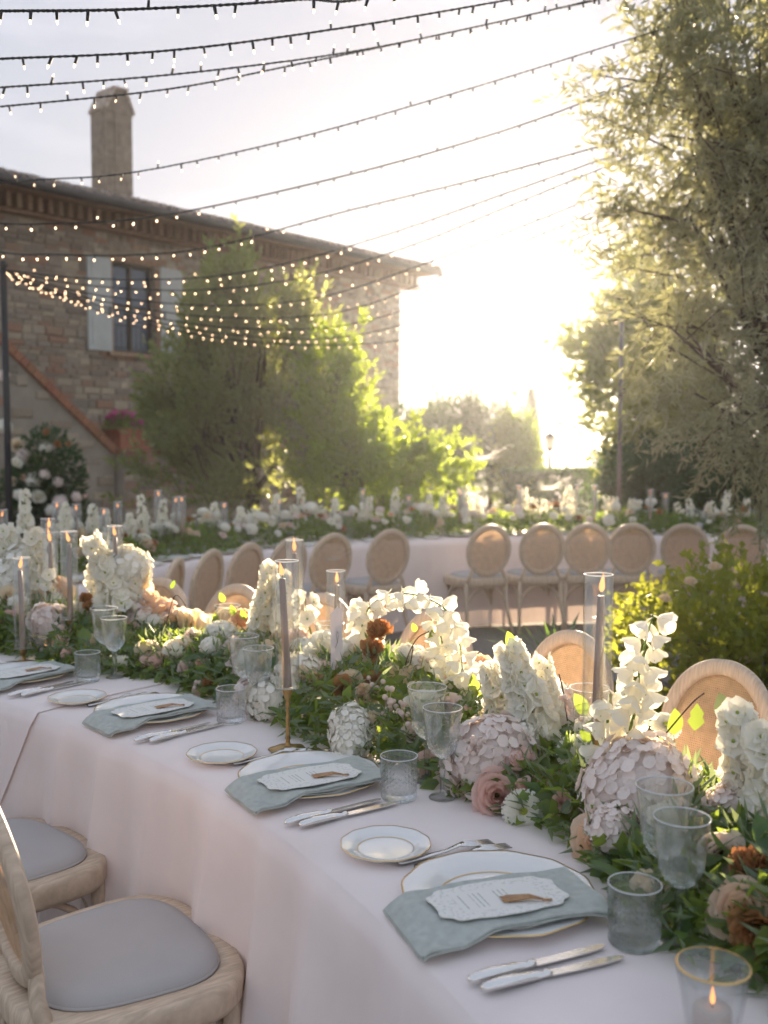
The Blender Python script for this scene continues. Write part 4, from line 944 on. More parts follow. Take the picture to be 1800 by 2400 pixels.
# taper candles: brass stick, ribbed wax taper, glass chimney
LP = 'near'
def candle(p, ztop, hl=.33, lean=(0, 0), lo=False, tb='near', drop=.045, z0=ZT+.001, flame=True):
    sg = 12 if lo else 28; zb = max(ztop-hl, z0+.055)-z0
    st_ = thing('candlestick', f'aged brass candlestick with petal foot on the {tb} table', 'candlestick', (p.x, p.y, z0), random.uniform(0, 6), f'candlesticks on the {tb} table')
    MB().lathe([(.001, .012), (.012, .013), (.02, .010), (.036, .006), (.047, .0035), (.050, .001), (.046, 0), (.001, 0)], 48 if not lo else 20, fn=lambda a, z: 1+.07*math.cos(a*6) if z < .011 else 1).obj('foot', MT['brass'], st_)
    MB().lathe([(.009, .011), (.0065, .018), (.0055, .025), (.0075, .032), (.0055, .038), (.0045, max(zb-.05, .042)), (.0065, max(zb-.042, .044)), (.0045, max(zb-.036, .046)), (.008, zb-.026), (.0125, zb-.012), (.014, zb-.002), (.014, zb), (.001, zb)], 16).obj('stem', MT['brass'], st_)
    MB().lathe([(.001, zb), (.031, zb+.0005), (.0315, zb+.003), (.001, zb+.003)], sg).obj('dish', MT['glass'], st_)
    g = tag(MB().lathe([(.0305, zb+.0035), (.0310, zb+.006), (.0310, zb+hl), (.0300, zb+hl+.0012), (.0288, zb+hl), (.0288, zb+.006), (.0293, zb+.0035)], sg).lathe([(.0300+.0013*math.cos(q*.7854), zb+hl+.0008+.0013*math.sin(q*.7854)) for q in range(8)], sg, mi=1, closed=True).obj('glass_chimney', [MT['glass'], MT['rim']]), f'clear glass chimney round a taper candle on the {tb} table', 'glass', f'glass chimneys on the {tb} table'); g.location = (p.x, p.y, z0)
    t = thing('taper_candle', f'lit ribbed taupe taper candle on the {tb} table', 'candle', (p.x, p.y, z0), 0, f'taper candles on the {tb} table')
    h = hl-drop; a, b_ = Vector((0, 0, zb+.003)), Vector((lean[0], lean[1], zb+h))
    n = 8; pts = [a.lerp(b_, i/n) for i in range(n+1)]; mm = MB(); seg = 24 if not lo else 8
    mm.tube(pts, [.0115-.0035*i/n for i in range(n+1)], seg)
    if not lo:
        for q, vtx in enumerate(mm.v):
            i = q % seg
            if i % 3 == 0 and q//seg <= n:
                cpt = pts[q//seg]; d = Vector(vtx)-cpt; mm.v[q] = tuple(cpt+d*.88)
    mm.obj('wax', MT['candle'], t)
    MB().tube([b_, b_+Vector((.001, 0, .010))], .0009, 5).obj('wick', MT['wick'], t)
    if flame: link('flame', ME_FL if not lo else ME_FS, t, Matrix.Translation(b_+Vector((0, 0, .008))) @ Matrix.Rotation(random.uniform(-.22, .22), 4, 'Y') @ Matrix.Rotation(random.uniform(-.2, .2), 4, 'X') @ Matrix.Diagonal((1, 1, random.uniform(.75, 1.35), 1)) @ Matrix.Scale(1.0 if not lo else 1.5, 4))
for (u, v, R, ln) in ((672, 1315, 4.47, (-.012, 0)), (690, 1266, 5.0, (0, 0)), (787, 1352, 4.98, (.004, 0)), (1403, 1347, 4.80, (.006, 0)), (50, 1320, 4.54, (-.006, 0)), (161, 1246, 4.70, (0, 0)), (117, 1248, 4.92, (0, 0)), (112, 1216, 5.05, (.004, 0)), (269, 1233, 4.93, (0, 0))):
    p = at_r(u, v, C1, R); candle(p, p.z, lean=ln)
for (u, v) in ((133, 1176), (179, 1182), (243, 1192), (276, 1176), (4, 1195), (412, 1165), (426, 1163), (371, 1150), (525, 1188), (850, 1146), (958, 1166), (1080, 1150), (1078, 1144), (1216, 1138), (1222, 1150), (1352, 1136), (1394, 1138), (1525, 1148), (1560, 1165), (705, 1182), (655, 1255)):
    p = at_r(u, v, C2, 4.12 + 0.12*math.sin(u)); candle(p, min(max(p.z, ZT+.30), ZT+.52), hl=.30, lo=True, tb='far')
# tall white name tag standing in the garland
p = at_r(789, 1470, C1, 4.70)
tg = thing('paper_tag', 'tall narrow white paper tag with a pen flourish standing among the flowers', 'tag', (p.x, p.y, p.z-.12), math.pi+.35)
hgt = .175; P = [(-.0175, 0), (.0175, 0), (.0175, hgt-.016), (-.002, hgt+.004), (-.0175, hgt-.008)]; k = 5
MB().add([(x, -.0006, z) for x, z in P]+[(x, .0006, z) for x, z in P], [tuple(range(k)), tuple(range(2*k-1, k-1, -1))]+[(i, k+i, k+(i+1) % k, (i+1) % k) for i in range(k)]).obj('card', pmat('white_card', (.80, .74, .74), .8, var=.02, transl=.15), tg, False)
MB().tube([(.004, .0012, .062), (-.002, .0012, .080), (-.006, .0012, .10), (-.002, .0012, .108), (.001, .0012, .095), (-.002, .0012, .075)], .0005, 4).obj('flourish', pmat('pencil_grey', (.25, .22, .2), .8), tg)
MB().tube([(-.006, .003, -.02), (-.006, .004, .012), (0, .004, .022), (.004, .004, .010), (.004, .003, -.02)], .0018, 6).obj('clip', MT['brass'], tg)
# ================================================================ flowers
rf = random.Random(77)
def rose_m(n, seed, openness=1.0, ruffle=0.0, mat='petal_blush', nu=6, nv=5, tight=1.0):
    """unit rose (radius 1) opening along +z: spiral of cupped, curling petals"""
    r = random.Random(seed); m = MB()
    for i in range(n):
        k = i/(n-1); phi = i*2.39996+r.uniform(-.15, .15)
        rb = .03+.10*k; rt = (.10+.88*k**1.15)*r.uniform(.92, 1.06)*tight; zb = -.62-.05*k; zt = (.52-.80*k**1.8*openness)+r.uniform(-.05, .05)
        span = (1.35-.50*k)*r.uniform(.9, 1.1); wav = r.uniform(0, 6)
        def fn(a, b_):
            t = a*2-1; e = b_*(1-.16*abs(t)**2.5); rr = rb+(rt-rb)*e**.62; zz = zb+(zt-zb)*e**1.25
            c = max(0, (e-.72)/.28); rr += .16*k*c*c; zz -= .13*k*c*c*openness
            zz += ruffle*.10*math.sin(7*t+wav)*e*e + .02*math.sin(3*t+wav)*e; rr *= 1+.07*t
            return (rr*math.cos(phi+t*span), rr*math.sin(phi+t*span), zz)
        m.grid(fn, nu, nv)
    return m.mesh('rose', MT[mat])
def petal4(m, M, ln, wd, cup, mi=0, n=5, nu=2, nv=3, tw=0.0, wavy=0.0, sp=0.0):
    for q in range(n):
        a = 2*math.pi*q/n+tw; ca_, sa = math.cos(a), math.sin(a)
        def fn(i, j):
            t = i*2-1; w_ = wd*.5*max(.06, 1-((j-.56)/.56)**2)**.5 if j < .999 else wd*.10
            rr = ln*j*(1-.10*t*t*j); z = cup*(j**1.5)*ln + .12*ln*t*t*j + wavy*ln*math.sin(5*t+q*2)*j
            x = rr*ca_-t*w_*sa; y = rr*sa+t*w_*ca_; return (x, y, z)
        m.grid(fn, nu, nv, mi, M)
def hydrangea_m(n, seed, mat, sq=.82, size=.30):
    r = random.Random(seed); m = MB(); m.sphere((0, 0, -.02), .94, 16, 10, sc=(1, 1, sq))
    for i in range(n):
        z = 1-(i+.5)/n*1.55; z = max(-.75, z); ra = math.sqrt(max(0, 1-z*z)); a = i*2.39996
        lump = 1+.09*math.sin(3*a*.4+z*5+seed)+.06*math.sin(a*.77+seed*2)
        d = Vector((ra*math.cos(a), ra*math.sin(a), z*sq))*lump; d2 = (d+Vector((r.uniform(-.34, .34), r.uniform(-.34, .34), r.uniform(-.34, .34)))).normalized()
        petal4(m, basis(d2, r.uniform(0, 6), d*r.uniform(.92, 1.02), 1.0), size*r.uniform(.95, 1.25), size*1.25, .16, n=4, nu=2, nv=4, wavy=.05)
    for i, f in enumerate(m.f):        # every petal's outer side faces out
        a, b_, c_ = Vector(m.v[f[0]]), Vector(m.v[f[1]]), Vector(m.v[f[2]])
        if (b_-a).cross(c_-a).dot(a) < 0: m.f[i] = tuple(reversed(f))
    me = m.mesh('hydrangea', MT[mat]); me.normals_split_custom_set_from_vertices([tuple((Vector(v.co).normalized()*.5+v.normal*(.5 if v.normal.dot(v.co) >= 0 else -.5)).normalized()) for v in me.vertices])
    return me
def chrys_m(seed):
    r = random.Random(seed); m = MB()
    for L in range(8):
        k = L/7; n = 14+L*3
        for i in range(n):
            a = 2*math.pi*(i+.5*(L % 2))/n+r.uniform(-.06, .06); el = (1.30-1.25*k)+r.uniform(-.1, .1); ln = .42+.58*k**.8
            def fn(p, q):
                t = p*2-1; w_ = .105*math.sin(math.pi*(.20+.66*q))**.7; rr = .10+ln*q*math.cos(el)*.95; z = ln*q*math.sin(el)*.62-.10*k*q*q+abs(t)*.03*q
                return (rr*math.cos(a)-t*w_*math.sin(a), rr*math.sin(a)+t*w_*math.cos(a), z)
            m.grid(fn, 2, 3)
    m.sphere((0, 0, .10), .22, 12, 6, mi=1, sc=(1, 1, .75)); return m.mesh('chrysanthemum', [MT['petal_white'], MT['eye_lime']])
def floret_m(seed, bell):
    r = random.Random(seed); m = MB()
    if not bell:
        petal4(m, None, 1.0, 1.05, .34, n=5, nu=3, nv=4, wavy=.11); petal4(m, Matrix.Translation((0, 0, .06)), .50, .52, .75, n=4, nu=2, nv=2, tw=.5)
        m.sphere((0, 0, .12), .12, 6, 4, mi=1)
    else:
        for q in range(5):
            a0 = 2*math.pi*q/5+r.uniform(-.1, .1)
            def fn(i, j):
                t = i*2-1; sp_ = .78*(.55+.45*math.sin(math.pi*min(j*.75+.1, 1))); rr = (.10+.80*j**.62)*(1+.10*(q % 2))+.10*max(0, j-.8)*5*.4; z = 1.15*j-.10*t*t*j*j*2+.05*math.sin(6*t+q)*j*j
                return (rr*math.cos(a0+t*sp_), rr*math.sin(a0+t*sp_), z)
            m.grid(fn, 4, 5)
        m.tube([(0, 0, .05), (.05, 0, -.30), (.22, 0, -.62)], [.10, .07, .03], 6)      # spur
        for q in range(4):
            a = q*1.7+r.uniform(0, 1); m.sphere((.80*math.cos(a), .80*math.sin(a), .95), .05, 5, 4, mi=1)
    return m.mesh('floret', [MT['petal_white'], MT['eye_green']])
FL = {'rose_blush': rose_m(26, 1, .95, .3, 'petal_blush'), 'rose_pink': rose_m(24, 2, .8, .3, 'petal_pink'), 'rose_cream': rose_m(24, 3, .9, .4, 'petal_cream'), 'rose_white': rose_m(20, 4, .45, .2, 'petal_white'),
      'rose_open': rose_m(22, 5, 1.35, 1.0, 'petal_cream', 8, 6), 'rose_peach': rose_m(26, 6, 1.0, .6, 'petal_peach'), 'carnation': rose_m(26, 7, .7, 2.2, 'petal_rust', 9, 4), 'spray': rose_m(13, 8, .35, .1, 'petal_pink', 5, 4, .85), 'spray_cream': rose_m(13, 9, .3, .1, 'petal_cream', 5, 4, .85),
      'hyd_white': hydrangea_m(200, 10, 'hyd_white', .84, .165), 'hyd_blush': hydrangea_m(200, 11, 'hyd_blush', .84, .165), 'hyd_big': hydrangea_m(300, 12, 'hyd_blush', .9, .135), 'mum': chrys_m(13)}
FLO = [floret_m(20, False), floret_m(21, False), floret_m(22, False)]; FLB = [floret_m(23, True), floret_m(24, True), floret_m(25, True)]
NAMES = {'rose_blush': 'rose', 'rose_pink': 'rose', 'rose_cream': 'rose', 'rose_white': 'rose', 'rose_open': 'garden_rose', 'rose_peach': 'ranunculus', 'carnation': 'carnation', 'spray': 'spray_rose', 'spray_cream': 'spray_rose', 'hyd_white': 'hydrangea', 'hyd_blush': 'hydrangea', 'hyd_big': 'hydrangea', 'mum': 'chrysanthemum'}
def leaf_m(kind, seed):
    r = random.Random(seed); m = MB(); bend = r.uniform(-.25, .35); mat = MT[('leaf_dark', 'leaf_mid', 'leaf_grey')[kind]]
    ln, wd = ((1.0, .46), (1.0, .62), (1.0, .78))[kind]
    def fn(i, j):
        t = i*2-1; w_ = wd*.5*math.sin(math.pi*(j**(.75 if kind else .85)))**(.8); sc = 1+(.16*math.cos(j*19) if seed % 3 == 0 and kind < 2 else 0)
        return (t*w_*sc, ln*j, .22*abs(t)*w_-bend*j*j*.5+.03*math.sin(j*7+t*2))
    m.grid(fn, 2, 6); m.tube([(0, 0, 0), (0, -.18, -.03)], .012, 4, cap=False); return m.mesh('leaf', mat)
LFM = [leaf_m(0, 0), leaf_m(0, 1), leaf_m(0, 3), leaf_m(1, 3), leaf_m(1, 4), leaf_m(2, 5), leaf_m(2, 7), leaf_m(0, 4)]
def face_cam(p, tilt=.5, jit=.3):
    """flowers look out of the garland: up and towards its open side"""
    d = Vector((-p.x, -p.y, 0)).normalized()*(1-tilt)+Vector((0, 0, tilt)); return (d+Vector((rf.uniform(-jit, jit), rf.uniform(-jit, jit), rf.uniform(-jit*.5, jit*.5)))).normalized()
def put_flower(run, kind, p, r, d):
    sq = Matrix.Diagonal((rf.uniform(.86, 1.08), rf.uniform(.86, 1.08), rf.uniform(.84, 1.05), 1))
    return link(NAMES[kind], FL[kind], run, basis(d, rf.uniform(0, 6), p-Vector(run.location), r) @ sq)
def spike(run, path, n, size, bell=False, buds=True, spreadr=1.0, taper=.55):
    """delphinium: a stem with florets wound round it"""
    o = Vector(run.location); pts = [p-o for p in catmull(path, 6)]; L = len(pts)-1
    m = MB(); m.tube(pts, [.0042-.0028*i/L for i in range(L+1)], 6); st_ = m.obj('delphinium', MT['stem'], run)
    for i in range(n):
        s = (i+.3)/n; q = s*L; a = pts[int(q)].lerp(pts[min(int(q)+1, L)], q-int(q)); tg_ = (pts[min(int(q)+1, L)]-pts[max(int(q)-1, 0)]).normalized()
        x = tg_.cross(Vector((.3, .2, .9))).normalized(); y = tg_.cross(x); an = i*2.39996+rf.uniform(-.3, .3); rad = x*math.cos(an)+y*math.sin(an)
        sz = size*(1-taper*s)*rf.uniform(.85, 1.12)
        if bell: d = (rad*.75+Vector((0, 0, -.75))+Vector((rf.uniform(-.25, .25),)*3)).normalized()
        else: d = (rad+Vector((0, 0, .12))+tg_*.1+Vector((rf.uniform(-.2, .2), rf.uniform(-.2, .2), rf.uniform(-.2, .2)))).normalized()
        pos = a+rad*sz*(.68 if not bell else .35)*spreadr; me = (FLB if bell else FLO)[rf.randrange(3)]
        link('floret', me, st_, basis(d, rf.uniform(0, 6), pos, sz))
    return st_
def berries(run, p, n, r, spread, mat='berry'):
    m = MB(); o = Vector(run.location); q0 = p-o
    for i in range(n):
        q = q0+Vector((rf.gauss(0, spread), rf.gauss(0, spread), rf.gauss(0, spread))); m.sphere(q, r*rf.uniform(.75, 1.1), 8, 6)
        m.tube([q, q0-Vector((0, 0, spread*2.5))], .0007, 3, cap=False)
    return m.obj('berry_sprig', MT[mat], run)
def stem(run, pts, r=.0016, mat='twig'): return MB().tube(catmull([p-Vector(run.location) for p in pts], 5), r, 5).obj('twig', MT[mat], run)

# ---------------------------------------------------------------- garland on the near table
T0, T1, RC, HW, HH = R_(15), R_(68), 4.855, .245, .125
run = thing('flower_garland', 'long garland of white delphinium, blush roses, hydrangea and green leaves on the near table', 'flowers', tuple(pol(C1, RC, (T0+T1)/2, ZT)))
O = Vector(run.location)
def surf(th, a, k=1.0):
    """point on the garland's half-round section; a = 0 near edge .. pi far edge"""
    ww = HW*(1+.16*math.sin(th*21)+.10*math.sin(th*47+1))*k; hh = HH*(1+.22*math.sin(th*17+2)+.12*math.sin(th*39))*k
    p = pol(C1, RC-ww*math.cos(a), th, ZT+hh*max(math.sin(a), 0)); n = (pol((0, 0), -math.cos(a), th)+Vector((0, 0, 1.3*math.sin(a)+.12))).normalized(); return p, n
rng = np.random.default_rng(81); n = 10500; P = []; D = []
for i in range(n):
    th = T0+(T1-T0)*rf.random(); a = math.acos(1-2*rf.random()) if rf.random() < .4 else rf.uniform(.0, 1.9); k = rf.choice((1, 1, .95, .8, .6))*rf.uniform(.9, 1.06)
    p, nn = surf(th, a, k); tang = Vector((rf.gauss(0, 1), rf.gauss(0, 1), rf.gauss(0, .6)-.35)); P.append(p-O); D.append(nn*.45+tang.normalized())
V, T = leaf_cloud(np.array([tuple(q) for q in P])+np.array([0, 0, .006]), np.array([tuple(q) for q in D]), rng.uniform(.028, .062, n), rng.uniform(.016, .032, n), .2)
zlow = ZT+.002-O.z; V[:, 2] = np.maximum(V[:, 2], zlow)
tag(link('foliage', np_mesh('foliage', V, T, MT['foliage']), run), kind='stuff')
m = MB(); nst = 90
for i in range(nst):
    th = rf.uniform(T0, T1); a = rf.uniform(.1, 2.6); p, nn = surf(th, a, .7); p2, _ = surf(th+rf.uniform(-.02, .02), a, 1.0); m.tube([pol(C1, RC, th, ZT+.02)-O, p-O, p2+nn*.02-O], [.002, .0016, .001], 4, cap=False)
tag(m.obj('stems', MT['stem'], run), kind='stuff')
cnt = 0
for i in range(296):       # large single leaves on the skin of the garland
    th = T0+(T1-T0)*rf.random()**1.15; a = rf.choice((rf.uniform(.0, .5), rf.uniform(.2, 1.6), rf.uniform(.2, 2.4))); p, nn = surf(th, a, rf.uniform(.92, 1.10))
    kind = rf.choice((0, 1, 2, 3, 4, 4, 3, 5, 6, 7)); sz = rf.uniform(.045, .085)*(1.0 if kind < 5 else .75)
    side = Vector((rf.gauss(0, 1), rf.gauss(0, 1), rf.gauss(0, .5))); y = (side-nn*side.dot(nn)).normalized()
    y = (y+Vector((0, 0, -.35 if a < .7 else .25))+nn*.25).normalized(); x = y.cross(nn).normalized(); z = x.cross(y)
    if p.z < ZT+.035: p.z = ZT+.02+rf.uniform(0, .025); y = (Vector((y.x, y.y, .05))).normalized(); x = y.cross(Vector((0, 0, 1))).normalized(); z = x.cross(y)
    M_ = Matrix(((x.x, y.x, z.x, 0), (x.y, y.y, z.y, 0), (x.z, y.z, z.z, 0), (0, 0, 0, 1))); link('leaf', LFM[kind], run, Matrix.Translation(p-O) @ M_ @ Matrix.Scale(sz, 4))
# flowers read from the photograph: (kind, u, v, plan radius, size in px, tilt)
NEAR = [('hyd_big', 1490, 1850, 4.74, 112, .55), ('hyd_blush', 1440, 1950, 4.66, 62, .3), ('rose_peach', 1395, 2012, 4.60, 62, .25), ('hyd_blush', 1150, 1775, 4.76, 85, .5), ('rose_pink', 1212, 1795, 4.66, 70, .55), ('rose_pink', 1165, 1885, 4.58, 62, .3),
 ('spray', 1222, 1880, 4.56, 30, .4), ('spray', 1318, 1880, 4.60, 27, .3), ('mum', 1357, 1768, 4.68, 47, .45), ('mum', 1226, 1958, 4.52, 44, .15), ('rose_blush', 1066, 1810, 4.60, 47, .4), ('rose_blush', 1085, 1860, 4.56, 36, .2), ('rose_peach', 1735, 2130, 4.66, 62, .4),
 ('carnation', 1770, 2190, 4.66, 52, .2), ('hyd_white', 826, 1705, 4.60, 52, .45), ('hyd_white', 822, 1752, 4.56, 46, .2), ('hyd_white', 640, 1662, 4.62, 58, .45), ('hyd_blush', 600, 1690, 4.60, 44, .2), ('hyd_white', 700, 1590, 4.72, 55, .5), ('rose_white', 768, 1506, 4.85, 38, .75),
 ('carnation', 885, 1425, 4.90, 20, .9), ('carnation', 888, 1472, 4.88, 32, .7), ('carnation', 872, 1520, 4.84, 30, .6), ('carnation', 880, 1560, 4.80, 24, .5), ('carnation', 808, 1612, 4.70, 28, .5), ('carnation', 875, 1590, 4.72, 22, .5), ('spray_cream', 915, 1570, 4.80, 26, .8), ('spray_cream', 950, 1590, 4.80, 24, .8),
 ('rose_peach', 1120, 1565, 5.02, 58, .6), ('rose_blush', 1055, 1655, 4.76, 46, .6), ('rose_blush', 1010, 1640, 4.80, 40, .6), ('rose_cream', 820, 1590, 4.80, 34, .5), ('rose_cream', 860, 1625, 4.72, 34, .5), ('rose_open', 432, 1478, 4.82, 82, .45), ('rose_cream', 420, 1532, 4.72, 40, .1),
 ('rose_peach', 356, 1418, 5.0, 56, .8), ('hyd_blush', 350, 1455, 4.86, 62, .5), ('rose_peach', 568, 1445, 4.95, 34, .6), ('rose_cream', 530, 1440, 4.98, 28, .6), ('spray', 298, 1466, 4.78, 17, .4), ('spray', 318, 1473, 4.76, 15, .4), ('spray', 304, 1492, 4.74, 14, .4), ('rose_cream', 350, 1534, 4.68, 34, .25), ('spray_cream', 378, 1540, 4.67, 18, .2),
 ('mum', 287, 1562, 4.62, 24, .15), ('mum', 182, 1436, 4.80, 27, .2), ('mum', 252, 1412, 4.86, 34, .3), ('rose_open', 318, 1362, 4.98, 36, .4), ('carnation', 202, 1400, 4.84, 18, .7), ('carnation', 214, 1420, 4.82, 18, .7), ('rose_peach', 132, 1385, 4.94, 36, .3), ('hyd_blush', 115, 1466, 4.74, 42, .35), ('hyd_white', 15, 1370, 4.98, 60, .5), ('rose_cream', 30, 1400, 4.85, 42, .5),
 ('hyd_white', 300, 1330, 5.0, 46, .5), ('hyd_white', 60, 1330, 5.02, 50, .6), ('rose_blush', 700, 1490, 4.92, 38, .7), ('rose_blush', 735, 1560, 4.80, 34, .5), ('hyd_blush', 1720, 1900, 4.86, 52, .5), ('rose_blush', 1690, 2000, 4.74, 44, .3), ('rose_blush', 1610, 1830, 4.90, 40, .6), ('mum', 1560, 1700, 4.95, 34, .6),
 ('rose_blush', 970, 1720, 4.68, 34, .4), ('rose_pink', 1010, 1790, 4.60, 36, .3), ('rose_cream', 470, 1620, 4.66, 20, .2), ('hyd_blush', 1330, 1700, 4.95, 44, .6), ('hyd_white', 1280, 1650, 4.98, 54, .6), ('rose_cream', 215, 1510, 4.70, 26, .3)]
FPOS = []
def proj(u, v, r_):
    """where a pixel's ray first meets the garland's rounded body (or plan radius r_ when it passes above)"""
    R = 4.42
    while R < 5.15:
        p = at_r(u, v, C1, R); th = math.atan2(p.y-C1[1], p.x-C1[0])
        ww = HW*(1+.16*math.sin(th*21)+.10*math.sin(th*47+1)); hh = HH*(1+.22*math.sin(th*17+2)+.12*math.sin(th*39)); x = (R-RC)/ww
        if abs(x) < 1 and p.z <= ZT+hh*math.sqrt(1-x*x): return p
        R += .008
    return at_r(u, v, C1, r_)
for kind, u, v, r_, px_, tl in NEAR:
    p = proj(u, v, r_); rad = px_*(p-CAMP).length/F*1.08; p = p+(CAMP-p).normalized()*rad*.35
    if p.z-rad*.55 < ZT: p.z = ZT+rad*.6
    put_flower(run, kind, p, rad, face_cam(p, tl, .18)); FPOS.append((p, rad))
    if p.z-ZT > .16: stem(run, [pol(C1, RC, math.atan2(p.y-C1[1], p.x-C1[0]), ZT+.05), p-Vector((0, 0, rad*.7))], .002, 'stem')
def S(pix, r_): return [at_r(u, v, C1, r_+dr) for (u, v, dr) in pix]
# delphinium spikes
spike(run, S([(1262, 1760, 0), (1245, 1660, 0), (1215, 1590, 0), (1195, 1515, 0)], 4.80), 48, .044, spreadr=1.0, taper=.42)
spike(run, S([(1215, 1740, 0), (1180, 1660, 0), (1165, 1600, 0), (1150, 1560, 0)], 4.82), 38, .042, taper=.4)
spike(run, S([(1300, 1720, 0), (1285, 1650, 0), (1275, 1600, 0), (1270, 1540, 0)], 4.9), 30, .038, taper=.5)
spike(run, S([(1450, 1790, 0), (1490, 1660, 0), (1500, 1560, 0), (1530, 1440, 0)], 4.80), 26, .031, bell=True, taper=.2, spreadr=1.5)
spike(run, S([(1420, 1760, 0), (1425, 1680, 0), (1430, 1625, 0)], 4.78), 8, .032, bell=True, taper=.1, spreadr=1.3)
spike(run, S([(1740, 2020, 0), (1760, 1900, 0), (1745, 1790, 0), (1725, 1665, 0)], 4.88), 44, .045, taper=.35)
spike(run, S([(1800, 1990, 0), (1815, 1880, 0), (1800, 1770, 0), (1790, 1720, 0)], 4.86), 32, .045, taper=.35)
spike(run, S([(905, 1560, 0), (850, 1470, 0), (880, 1410, 0), (960, 1392, 0), (1040, 1425, 0), (1075, 1500, 0), (1085, 1590, 0)], 4.88), 44, .028, bell=True, taper=.10, spreadr=1.35)
spike(run, S([(1060, 1640, 0), (1045, 1560, 0), (1035, 1500, 0), (1020, 1450, 0)], 4.88), 20, .028, bell=True, taper=.15, spreadr=1.3)
spike(run, S([(830, 1580, 0), (835, 1520, 0), (840, 1460, 0), (845, 1420, 0)], 4.90), 14, .033, taper=.2)
spike(run, S([(610, 1500, 0), (620, 1440, 0), (628, 1390, 0), (630, 1325, 0)], 4.94), 40, .046, taper=.45)
spike(run, S([(670, 1500, 0), (665, 1440, 0), (662, 1390, 0), (660, 1350, 0)], 4.96), 26, .042, taper=.35)
spike(run, S([(740, 1520, 0), (725, 1470, 0), (718, 1430, 0), (715, 1400, 0)], 4.96), 9, .038, taper=.1)
spike(run, S([(290, 1440, 0), (262, 1370, 0), (235, 1310, 0), (212, 1262, 0)], 4.88), 38, .048, taper=.35)
spike(run, S([(250, 1440, 0), (235, 1390, 0), (225, 1350, 0), (235, 1310, 0)], 4.92), 20, .040, taper=.3)
spike(run, S([(110, 1420, 0), (95, 1350, 0), (85, 1300, 0), (78, 1250, 0)], 4.98), 34, .048, taper=.3)
spike(run, S([(30, 1400, 0), (22, 1340, 0), (15, 1290, 0), (10, 1240, 0)], 5.0), 32, .048, taper=.3)
spike(run, S([(320, 1420, 0), (315, 1380, 0), (318, 1340, 0)], 4.96), 14, .036, taper=.2)
spike(run, S([(150, 1440, 0), (120, 1390, 0), (110, 1340, 0)], 4.90), 14, .036, taper=.2)
for (u, v, r_, n_, sp_) in ((905, 1650, 4.66, 14, .016), (945, 1660, 4.66, 9, .012), (880, 1600, 4.70, 7, .012), (1118, 1745, 4.60, 12, .010), (1330, 1640, 4.84, 10, .014), (465, 1605, 4.62, 8, .012), (985, 1550, 4.86, 5, .014), (700, 1640, 4.66, 8, .014)): berries(run, at_r(u, v, C1, r_), n_, .0075, sp_)
for pix in ([(955, 1620, 0), (950, 1560, 0), (975, 1500, 0), (1005, 1480, 0)], [(935, 1610, 0), (960, 1560, 0), (968, 1515, 0)], [(1330, 1690, 0), (1320, 1620, 0), (1310, 1580, 0)], [(1560, 1720, 0), (1620, 1650, 0), (1650, 1625, 0)], [(380, 1510, 0), (395, 1440, 0), (412, 1395, 0), (436, 1420, 0)]): stem(run, S(pix, 4.84), .0017)
for (u, v, r_, dy, k_, sz) in ((1195, 1500, 4.80, 90, 4, .045), (1012, 1490, 4.86, 40, 3, .035), (970, 1470, 4.86, 30, 4, .03), (1110, 1600, 4.82, 60, 4, .05), (570, 1440, 4.9, 60, 3, .04), (545, 1430, 4.9, 60, 4, .04), (405, 1370, 4.86, 40, 0, .035), (1360, 1650, 4.84, 50, 4, .055), (1380, 1710, 4.8, 40, 3, .06), (1580, 1690, 4.86, 30, 4, .06), (1630, 1680, 4.9, 30, 3, .055), (520, 1400, 4.95, 40, 4, .04), (505, 1450, 4.9, 30, 3, .045), (1690, 1650, 4.98, 40, 5, .05)):
    p = at_r(u, v, C1, r_)-O; y = Vector((rf.uniform(-.6, .6), rf.uniform(-.3, .3), 1)).normalized(); x = y.cross(Vector((.2, -1, .1))).normalized(); z = x.cross(y)
    link('leaf', LFM[k_], run, Matrix.Translation(p-y*sz*.5) @ Matrix(((x.x, y.x, z.x, 0), (x.y, y.y, z.y, 0), (x.z, y.z, z.z, 0), (0, 0, 0, 1))) @ Matrix.Scale(sz, 4))
n2 = 3200; P = []; D = []
for i in range(n2):
    th = T0+(T1-T0)*rf.random(); a = rf.uniform(.0, 2.4); p, nn = surf(th, a, rf.uniform(.85, 1.12)); P.append(tuple(p-O)); D.append(tuple(nn*.7+Vector((rf.gauss(0, .7), rf.gauss(0, .7), rf.gauss(0, .4)))))
V, T = leaf_cloud(np.array(P)+np.array([0, 0, .006]), np.array(D), rng.uniform(.04, .075, n2), rng.uniform(.007, .013, n2), .2); V[:, 2] = np.maximum(V[:, 2], zlow)
tag(link('fine_foliage', np_mesh('fine_foliage', V, T, MT['leaf_grey']), run), kind='stuff')
for i in range(64):        # white and cream blooms along the crest
    th = rf.uniform(T0, T1); a = rf.uniform(.8, 2.2); p, nn = surf(th, a, 1.08); put_flower(run, rf.choice(('hyd_white', 'rose_white', 'rose_cream', 'hyd_white', 'rose_open', 'rose_blush')), p+nn*.02, rf.uniform(.032, .052), (nn+Vector((0, 0, .3))).normalized())
for i in range(120):        # smaller blooms tucked in all over
    th = rf.uniform(T0, T1); a = rf.uniform(.25, 2.7); p, nn = surf(th, a, 1.02); put_flower(run, rf.choice(('rose_blush', 'rose_cream', 'rose_pink', 'rose_peach', 'spray', 'spray_cream', 'mum', 'rose_blush', 'carnation')), p+nn*.012, rf.uniform(.020, .040), (nn+Vector((0, 0, .3))).normalized())

